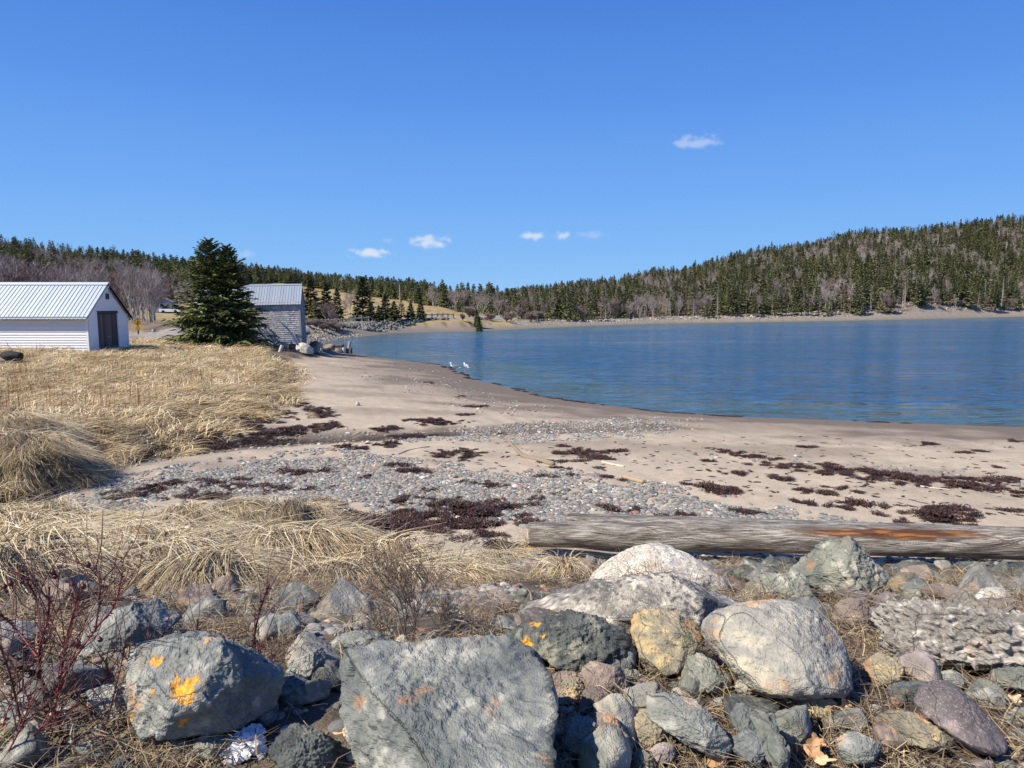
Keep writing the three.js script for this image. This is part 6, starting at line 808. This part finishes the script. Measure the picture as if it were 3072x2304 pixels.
// ---- rubble along the road and boulders on the far shore
{
  const r = rngOf(97), list = [], far = [], g = pebbleGeos;
  for (let i = 0; i < 760; i++) { const b = rand(r, 1022, 1345), D0 = 90.5 + (b - 930) / 431 * 28, t = r(), D = D0 - 0.8 - t * 5.5, x = (b - 1536) / F * D; if (shore(x, -D) < 0.2) continue; list.push({ p: V(x, ground(x, -D, false) + 0.1, -D), q: new THREE.Euler(r() * 6, r() * 6, r() * 6), s: rand(r, 0.16, 0.36), c: pebblePal[[0, 1, 3, 4, 11, 1][(r() * 6) | 0]].clone().multiplyScalar(0.8) }); }
  for (let k = 0; k < 4; k++) inst('riprap', g[k], pebbleMat, list.filter((e, i) => i % 4 === k), 'grey rubble stones protecting the road bank', 'rubble');
  for (let i = 0; i < 5200; i++) { const k = rand(r, 28, 33.6), a = water[k | 0], b = water[(k | 0) + 1], t = k % 1, u = Math.pow(r(), 0.7) * 9 + 1, dx = b[0] - a[0], dz = b[1] - a[1], L = Math.hypot(dx, dz), x = lerp(a[0], b[0], t) + dz / L * u, z = lerp(a[1], b[1], t) - dx / L * u; if (shore(x, z) < 0.3) continue; far.push({ p: V(x, ground(x, z, false) + 0.02, z), q: new THREE.Euler(r() * 6, r() * 6, r() * 6), s: rand(r, 0.08, u > 4 && z < -140 ? 0.4 : 0.16), c: pebblePal[[0, 2, 7, 8, 1, 3][(r() * 6) | 0]] }); }
  for (let k = 0; k < 4; k++) inst('shore_cobbles', g[k], pebbleMat, far.filter((e, i) => i % 4 === k), 'bleached cobbles along the far shore', 'cobbles');
  const cove = []; for (let i = 0; i < 1500; i++) { const b = rand(r, 905, 1110), D = rand(r, 72, 90), x = (b - 1536) / F * D, d = shore(x, -D); if (d < 0.1 || d > 9) continue; cove.push({ p: V(x, ground(x, -D, false) + 0.02, -D), q: new THREE.Euler(r() * 6, r() * 6, r() * 6), s: rand(r, 0.05, 0.14), c: pebblePal[(r() * 9) | 0] }); } inst('cove_cobbles', g[1], pebbleMat, cove, 'cobbles on the small spit behind the boathouse', 'cobbles');
  // bleached trunks lying along the far shore
  [[2250, 2278, 952, 936, 0.5], [2352, 2398, 951, 930, 0.7], [2545, 2555, 948, 905, 0.3], [2590, 2660, 938, 930, 0.2], [2700, 2712, 938, 905, 0.3], [1835, 1872, 962, 958, 0.4], [2180, 2192, 952, 925, 0.3], [2020, 2024, 960, 930, 0.2], [2100, 2140, 955, 950, 0.3], [1760, 1790, 964, 960, 0.3], [2440, 2470, 948, 940, 0.3]].forEach(([a, b, y0, y1], i) => { const D = Math.abs(a - 1536) < 400 ? 152 : a < 2300 ? 172 : a < 2500 ? 190 : 215, p = atDepth(a, y0, D), q = atDepth(b, y1, D + 1.5), gd = ground(p.x, p.z, false); q.y += gd - p.y; p.y = gd; const P = new Parts(); P.tube([p, p.clone().lerp(q, 0.5), q], 0.2, 0.09, 6); const w = ['leftmost', 'second', 'third', 'fourth', 'fifth', 'sixth', 'seventh', 'eighth', 'ninth', 'tenth', 'eleventh']; const order = [5, 8, 10, 2, 9, 1, 6, 4, 7, 3, 0]; tag(mesh('fallen_tree', P.geo(), paleMat), `bleached bare trunk on the far shore, ${['sixth', 'eighth', 'ninth', 'tenth', 'rightmost', 'second', 'fifth', 'third', 'fourth', 'leftmost', 'seventh'][i] ?? ''} of eleven`.replace('second of', 'second from the left of').replace(/(third|fourth|fifth|sixth|seventh|eighth|ninth|tenth) of/, '$1 from the left of'), 'tree trunk', 'bleached trunks on the far shore'); });
}
// ---- dead leaves, rag, weed and roses
const leafMats = [lin(206, 168, 124), lin(190, 148, 104), lin(216, 182, 142)].map((c) => new THREE.MeshStandardMaterial({ color: new THREE.Color(...c), roughness: 0.8, side: THREE.DoubleSide }));
const leafGeo = (() => { const P = [], I = [], n = 26; const out = (a) => 0.05 * (1 + 0.28 * Math.cos(a * 5)) * (1 + 0.5 * Math.cos(a)); P.push(0, 0, 0); for (let i = 0; i < n; i++) { const a = i / n * 6.283, q = out(a), x = q * Math.cos(a), z = q * Math.sin(a) * 0.75; P.push(x * 0.5, 0.008 * Math.sin(a * 3) + z * z * 3, z * 0.5, x, 0.012 * Math.sin(a * 2 + 1) + 5 * z * z + 1.5 * x * x, z); } for (let i = 0; i < n; i++) { const a = 1 + i * 2, b = 1 + ((i + 1) % n) * 2; I.push(0, b, a, a, b, b + 1, a, b + 1, a + 1); } return bufGeo(P, I); })();
[[...zC([[790, 1345]])[0], 'pale lobed dead leaf left of the blue-grey cube'], [...zC([[865, 1385]])[0], 'dead leaf lying against the pale lobed one'], [...zC([[735, 1245]])[0], 'curled dead leaf above the pale lobed one'], [...zC([[1040, 1175]])[0], 'upright tan leaf under the large pale boulder'], [...zC([[820, 1470]])[0], 'dead leaf at the bottom edge below the pale lobed one'], [...zC([[870, 1500]])[0], 'half-hidden dead leaf at the bottom edge left of the cube'], [...zC([[1825, 1435]])[0], 'dead leaf at the foot of the dark purple boulder'], [...zC([[1900, 1410]])[0], 'narrow curled leaf standing at the foot of the dark purple boulder'], [...zC([[2030, 1430]])[0], 'tan leaf right of the dark purple boulder foot'], [...zC([[2030, 1120]])[0], 'tan leaf above the dark purple boulder right end'], [...zC([[2180, 1245]])[0], 'tan leaf on the stones at the right edge'], [...zC([[2110, 1110]])[0], 'rusty leaf near the right edge below the concrete'], [...zC([[340, 1405]])[0], 'square tan leaf caught on the slate splinters'], [...zC([[185, 1490]])[0], 'tan leaf at the bottom edge left of the slate splinters'], [...zB([[20, 1320]])[0], 'tan leaf caught at the left foot of the biggest boulder'], [...zB([[1875, 1310]])[0], 'brown leaf between the ochre block and the brown slab'], [...zC([[720, 1150]])[0], 'small leaf on the flat ochre stone'], [...zC([[2150, 860]])[0], 'dead leaf under the concrete lump at the right edge']].forEach(([x, y, label], i) => { const p = sight(x, y), r = rngOf(i + 40), m = mesh('dead_leaf', leafGeo, leafMats[i % 3]); m.position.copy(p).add(V(0, 0.03, 0.02)); m.rotation.set(rand(r, 0.1, 0.9), r() * 6.28, rand(r, -0.4, 0.4)); m.scale.setScalar(rand(r, 0.42, 0.66)); tag(m, label, 'leaf', 'dead leaves on the bank'); });
{ // crumpled rag
  const p = sight(735, 2262), N = 34, pos = [], idx = []; for (let j = 0; j <= N; j++) for (let i = 0; i <= N; i++) { const u = (i / N - 0.5) * 0.2, v = (j / N - 0.5) * 0.2, h = 0.055 * (1 - Math.abs(n2(u * 11 + 2, v * 7 + 7))) + 0.018 * (1 - Math.abs(n2(u * 24, v * 26 + 3))); pos.push(u + 0.02 * n2(u * 20, v * 20 + 9), h + 0.12 * Math.exp(-(u * u + v * v) * 60), v + 0.02 * n2(u * 20 + 5, v * 20)); } for (let j = 0; j < N; j++) for (let i = 0; i < N; i++) { const a = j * (N + 1) + i; idx.push(a, a + N + 1, a + 1, a + 1, a + N + 1, a + N + 2); }
  const m = mesh('crumpled_rag', bufGeo(pos, idx), new THREE.MeshStandardMaterial({ color: new THREE.Color(0.74, 0.74, 0.76), roughness: 0.85, side: THREE.DoubleSide })); m.position.copy(p).add(V(0, 0.0, 0.0)); m.rotation.set(0.35, 0.6, -0.1); m.scale.set(0.62, 0.4, 0.55); tag(m, 'crumpled white rag caught between the rocks at the bottom', 'rag');
}
function weed(px, py, H, seed, label, col = [0.14, 0.1, 0.07]) { const p = sight(px, py), o = thing('dry_weed', label, 'plant', [p.x, p.y - 0.02, p.z], 0, 'dead weeds on the gravel'), [t, c] = bareParts({ H: 10, R: 0.9, seed, levels: 4, kids: 3, twigs: 4, col, twigCol: col.map((x) => x * 1.4), tw: 0.028, tr: 0.006, stems: 6, up: 0.35 }); o.scale.setScalar(H / 10); mesh('stem', t, barkMat, o); mesh('twigs', c, barkMat, o); }
weed(1235, 1935, 0.62, 881, 'brown dead weed behind the top left of the biggest boulder'); weed(1150, 1915, 0.34, 882, 'low brown weed left of the taller one'); weed(1320, 1900, 0.28, 883, 'short brown weed right of the taller one'); weed(2780, 1990, 0.22, 884, 'dark red-brown weed in front of the concrete lump', [0.1, 0.05, 0.035]);
{ // wild rose: red stems with hips
  const red = [0, 1, 2].map((k) => std({ color: new THREE.Color(...[lin(112, 42, 46), lin(92, 48, 44), lin(132, 52, 56)][k]), roughness: 0.55 })), old = std({ color: new THREE.Color(...lin(74, 52, 44)), roughness: 0.8 }), hipMat = new THREE.MeshPhysicalMaterial({ color: new THREE.Color(...lin(86, 20, 24)), roughness: 0.35, clearcoat: 0.3 }), twigM = std({ color: new THREE.Color(...lin(116, 78, 70)), roughness: 0.8 });
  const bush = (label, stems, hips, extra, seed) => {
    const r = rngOf(seed), base = lay(...zA([stems[0].pts[0]])[0]), o = thing('rose_bush', label, 'shrub', [base.x, base.y, base.z], 0, 'wild roses in front'), rel = (v) => v.sub(o.position);
    const lines = stems.map((s) => ({ ...s, pts: zA(s.pts).map(([x, y], i) => rel(atDepth(x, y, s.D + 0.04 * Math.sin(i * 2 + x)))) }));
    for (let k = 0; k < extra; k++) { const s = lines[(r() * stems.length) | 0], cv = new THREE.CatmullRomCurve3(s.pts), t = rand(r, 0.15, 0.9), p = cv.getPoint(t), d = cv.getTangent(t), e = V(d.x + rand(r, -0.9, 0.9), d.y * 0.6 + rand(r, 0, 0.5), rand(r, -0.6, 0.6)).normalize(), L = rand(r, 0.08, 0.26); lines.push({ pts: [p, p.clone().addScaledVector(e, L * 0.5).add(V(rand(r, -0.02, 0.02), 0, 0)), p.clone().addScaledVector(e, L).add(V(rand(r, -0.03, 0.03), 0.02, 0))], w: rand(r, 0.001, 0.0022), twig: 1 }); }
    for (const s of lines) { const P = new Parts(), cv = new THREE.CatmullRomCurve3(s.pts).getPoints(s.pts.length * 5); P.tube(cv, s.w, s.w * 0.55, 6); if (!s.twig) for (let k = 0; k < cv.length * 2.2; k++) { const p = cv[(r() * (cv.length - 1)) | 0], e = V(rand(r, -1, 1), rand(r, -0.4, 0.4), rand(r, -1, 1)).normalize(); const q = V(0, s.w * 0.9, 0); P.tri(p.clone().add(q), p.clone().sub(q), p.clone().addScaledVector(e, s.w * 2.6 + 0.004)); } mesh(s.twig ? 'twig' : 'stem', P.geo(), s.old ? old : s.twig ? (r() < 0.5 ? twigM : red[1]) : red[(r() * 3) | 0], o); }
    const hg = (() => { const g = new THREE.SphereGeometry(0.0085, 12, 9); return g; })(), cg = new THREE.ConeGeometry(0.004, 0.009, 6); for (const [x, y, D] of hips) { const p = rel(atDepth(...zA([[x, y]])[0], D)), h = mesh('rose_hip', hg, hipMat, o); h.position.copy(p); h.scale.y = rand(r, 0.9, 1.2); const c = mesh('calyx', cg, old, h); c.position.y = 0.011; }
  };
  bush('wild rose with red stems and dark hips filling the lower left corner', [
    { pts: [[480, 1560], [400, 1330], [330, 1100], [250, 930], [170, 880], [50, 790]], D: 2.05, w: 0.0085, old: 1 }, { pts: [[330, 1100], [470, 830], [620, 620], [740, 470], [795, 250]], D: 2.05, w: 0.0042 }, { pts: [[260, 940], [265, 700], [310, 560], [320, 345]], D: 2.1, w: 0.0048 }, { pts: [[265, 720], [245, 480], [190, 330], [120, 250]], D: 2.1, w: 0.0032 }, { pts: [[390, 920], [420, 720], [490, 480], [510, 400]], D: 2.0, w: 0.0036 }, { pts: [[620, 620], [645, 430], [650, 300], [600, 205]], D: 2.1, w: 0.0026 }, { pts: [[240, 800], [120, 640], [20, 540], [-60, 500]], D: 1.95, w: 0.0036 }, { pts: [[180, 1400], [120, 1150], [60, 900], [-20, 680]], D: 1.9, w: 0.004 }, { pts: [[330, 1300], [380, 1000], [440, 700]], D: 1.95, w: 0.003 }, { pts: [[520, 1500], [560, 1200], [700, 900], [640, 780]], D: 2.15, w: 0.0032 }, { pts: [[430, 1420], [700, 1280], [860, 1200], [960, 1000]], D: 2.1, w: 0.0034 }, { pts: [[100, 1540], [200, 1340], [300, 1230], [520, 1100]], D: 1.9, w: 0.003 }, { pts: [[560, 1540], [800, 1380], [1010, 1260], [1080, 1160]], D: 2.05, w: 0.0045, old: 1 }, { pts: [[20, 1480], [160, 1200], [200, 1020]], D: 1.85, w: 0.0032 }, { pts: [[0, 1300], [80, 1080], [210, 960]], D: 2.0, w: 0.0026 }],
    [[345, 255, 2.1], [358, 280, 2.1], [30, 345, 2.05], [70, 325, 2.05], [470, 330, 2.05], [540, 345, 2.05], [572, 205, 2.1], [480, 720, 2.0], [506, 712, 2.0], [516, 735, 2.0], [290, 700, 2.1], [650, 690, 2.1]], 240, 51);
  bush('young wild rose of bare red canes in front of the lichen boulder', [
    { pts: [[1380, 1540], [1400, 1350], [1470, 1150], [1560, 960], [1610, 920]], D: 2.25, w: 0.0042 }, { pts: [[1600, 930], [1640, 700], [1690, 480], [1745, 330]], D: 2.25, w: 0.0046 }, { pts: [[1560, 960], [1660, 850], [1700, 690]], D: 2.28, w: 0.0026 }, { pts: [[1230, 1300], [1250, 950], [1268, 720], [1280, 555]], D: 2.2, w: 0.0042 }, { pts: [[870, 1220], [960, 920], [1010, 790], [1100, 530]], D: 2.15, w: 0.0036 }, { pts: [[950, 1500], [1080, 1300], [1190, 1120], [1330, 1050]], D: 2.2, w: 0.004 }, { pts: [[900, 1440], [1100, 1500], [1380, 1510], [1700, 1500]], D: 2.2, w: 0.004 }, { pts: [[1450, 1190], [1580, 1160], [1700, 1120]], D: 2.24, w: 0.0028 }, { pts: [[1000, 1540], [1020, 1300], [880, 1100], [820, 1000]], D: 2.2, w: 0.0032 }, { pts: [[1420, 1300], [1500, 1220], [1640, 1180]], D: 2.22, w: 0.0022 }, { pts: [[700, 1540], [780, 1300], [900, 1050], [880, 850]], D: 2.1, w: 0.0034 }, { pts: [[620, 1500], [700, 1200], [760, 960], [820, 700]], D: 2.1, w: 0.003 }, { pts: [[1100, 1540], [1160, 1350], [1120, 1150], [1180, 980]], D: 2.2, w: 0.0028 }, { pts: [[1500, 1540], [1650, 1380], [1780, 1200], [1800, 1120]], D: 2.25, w: 0.0026 }],
    [[1366, 742, 2.2], [1875, 1290, 2.2], [1570, 1455, 2.2]], 150, 52);
}
renderer.render(scene, camera);
